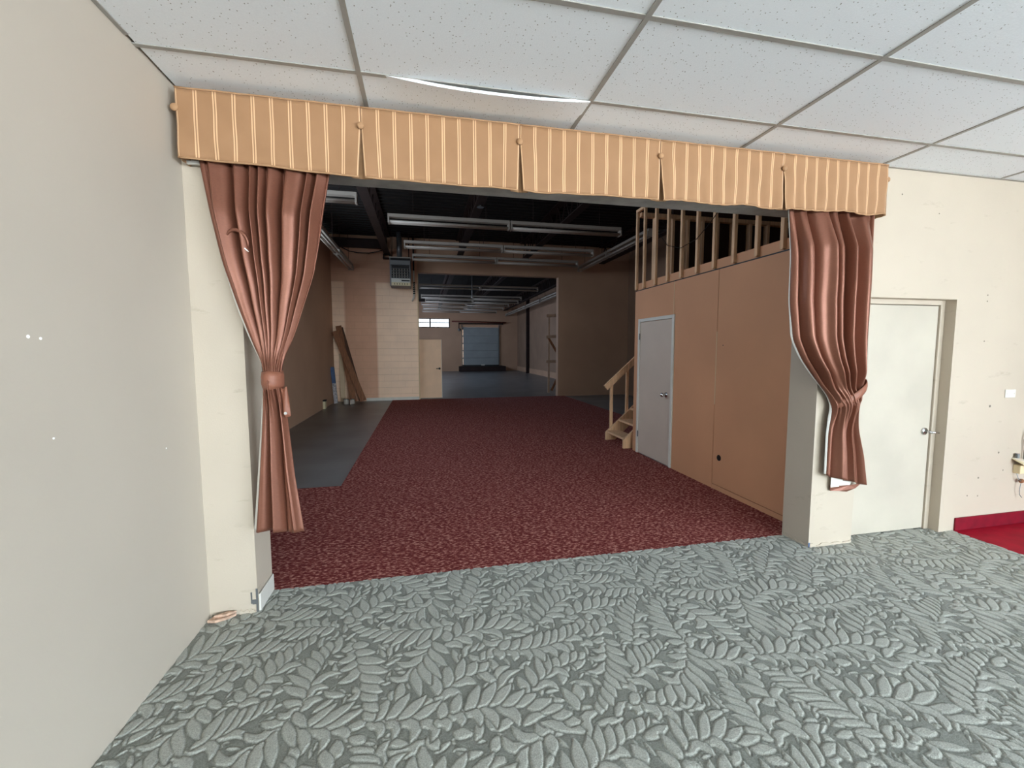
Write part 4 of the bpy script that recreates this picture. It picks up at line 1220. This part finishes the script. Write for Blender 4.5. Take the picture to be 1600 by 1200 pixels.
# ------------------------------------------------------------------ rear warehouse
od = thing('overhead_door', ((DX0 + DX1) / 2, YE, DZ0), 'grey sectional overhead dock door in the end wall', 'overhead door')
M_OD = mat('grey_dock_door', (150, 156, 158), 0.5, var=0.06, vscale=1.5)
h5 = (DZ1 - DZ0) / 5
for i in range(5):
    link('section', box(DX0, DX1, YE - 0.10, YE - 0.05, DZ0 + i * h5 + 0.006, DZ0 + (i + 1) * h5 - 0.006), M_OD, od, bevel=0.01)
link('backing_sheet', box(DX0, DX1 + 0.05, YE - 0.05, YE - 0.02, DZ0 - 0.05, DZ1 + 0.08), M_OD, od)
link('bottom_seal', box(DX0 - 0.1, DX1 + 0.05, YE - 0.06, YE - 0.002, DZ0 - 0.06, DZ0 + 0.02), M_BLACK, od)
for x in (DX0 - 0.10, DX1 + 0.03): link('track', box(x, x + 0.05, YE - 0.12, YE - 0.001, DZ0, DZ1 + 0.25), M_GREYM, od)
for i in range(5):
    link('roller_bracket', box(DX0 - 0.10, DX0, YE - 0.09, YE - 0.05, DZ0 + (i + 1) * h5 - 0.07, DZ0 + (i + 1) * h5 + 0.02), M_BLACK, od)
link('spring_shaft', MB().tube([(DX0 - 0.3, YE - 0.12, DZ1 + 0.33), (DX1 + 0.35, YE - 0.12, DZ1 + 0.33)], 0.05, 10), M_DARKST, od)
link('bottom_tag', box(4.15, 4.42, YE - 0.13, YE - 0.10, DZ0 - 0.03, DZ0 + 0.05), M_WHITEP, od)
dk = thing('dock_leveller', (4.2, YE - 0.6, 0), 'dark steel dock leveller box under the overhead door', 'dock leveller')
link('curb', box(DX0 - 0.35, DX1 + 0.40, YE - 0.9, YE - 0.14, 0.0, 0.36), M_DARKST, dk)
link('lip_plate', box(DX0 - 0.2, DX1 + 0.25, YE - 0.92, YE - 0.14, 0.362, 0.39), M_BLACK, dk)
tag(link('sprinkler_pipe', MB().tube([(2.05, YE - 0.2, 3.58), (6.0, YE - 0.2, 3.52)], 0.05, 10), M_RED_PIPE, smooth=True), 'dark red pipe running above the dock door', 'pipe')
dl2 = thing('dock_lamp', (2.55, YE - 0.3, 2.9), 'small dock lamp hanging left of the overhead door', 'lamp')
link('arm', MB().tube([(2.55, YE - 0.24, 3.50), (2.55, YE - 0.24, 3.05)], 0.03, 8), M_DARKST, dl2)
link('head', MB().ball((2.57, YE - 0.26, 2.98), 0.11, 10, 8), M_GREYM, dl2, smooth=True)
tag(link('steel_column', MB().box(BR - 0.20, BR - 0.005, 27.2, 27.4, 0.0, RZ - 0.002), M_DARKST), 'brown steel column on the right wall of the warehouse', 'column')
tag(link('baseboard_rear', box(BR - 0.015, BR - 0.0005, YF2 + 0.05, YE - 0.01, 0.0, 0.32), M_TAN), 'low tan kerb along the warehouse right wall', kind='structure')
# small marks on the front room walls, lit with everything else
for y, z, r in ((1.66, 1.605, 0.006), (1.705, 1.60, 0.005), (1.60, 2.18, 0.005), (1.72, 1.26, 0.004), (2.35, 1.08, 0.004)):
    link('filled_hole', MB().tube([(XL - 0.001, y, z), (XL + 0.0012, y, z)], r, 8), M_SPOT, bpy.data.objects['wall_left'])
for x, z, r in ((4.59, 1.62, 0.006), (4.72, 1.07, 0.011), (4.87, 0.66, 0.009), (4.94, 0.50, 0.006), (4.66, 0.45, 0.008), (4.55, 0.30, 0.006), (4.67, 0.29, 0.006), (4.585, 2.0, 0.006), (4.585, 1.95, 0.006), (3.62, 2.74, 0.006), (4.0, 2.62, 0.005)):
    link('screw_hole', MB().tube([(x, YW + 0.001, z), (x, YW - 0.0012, z)], r, 8), M_HOLE, wall_back)
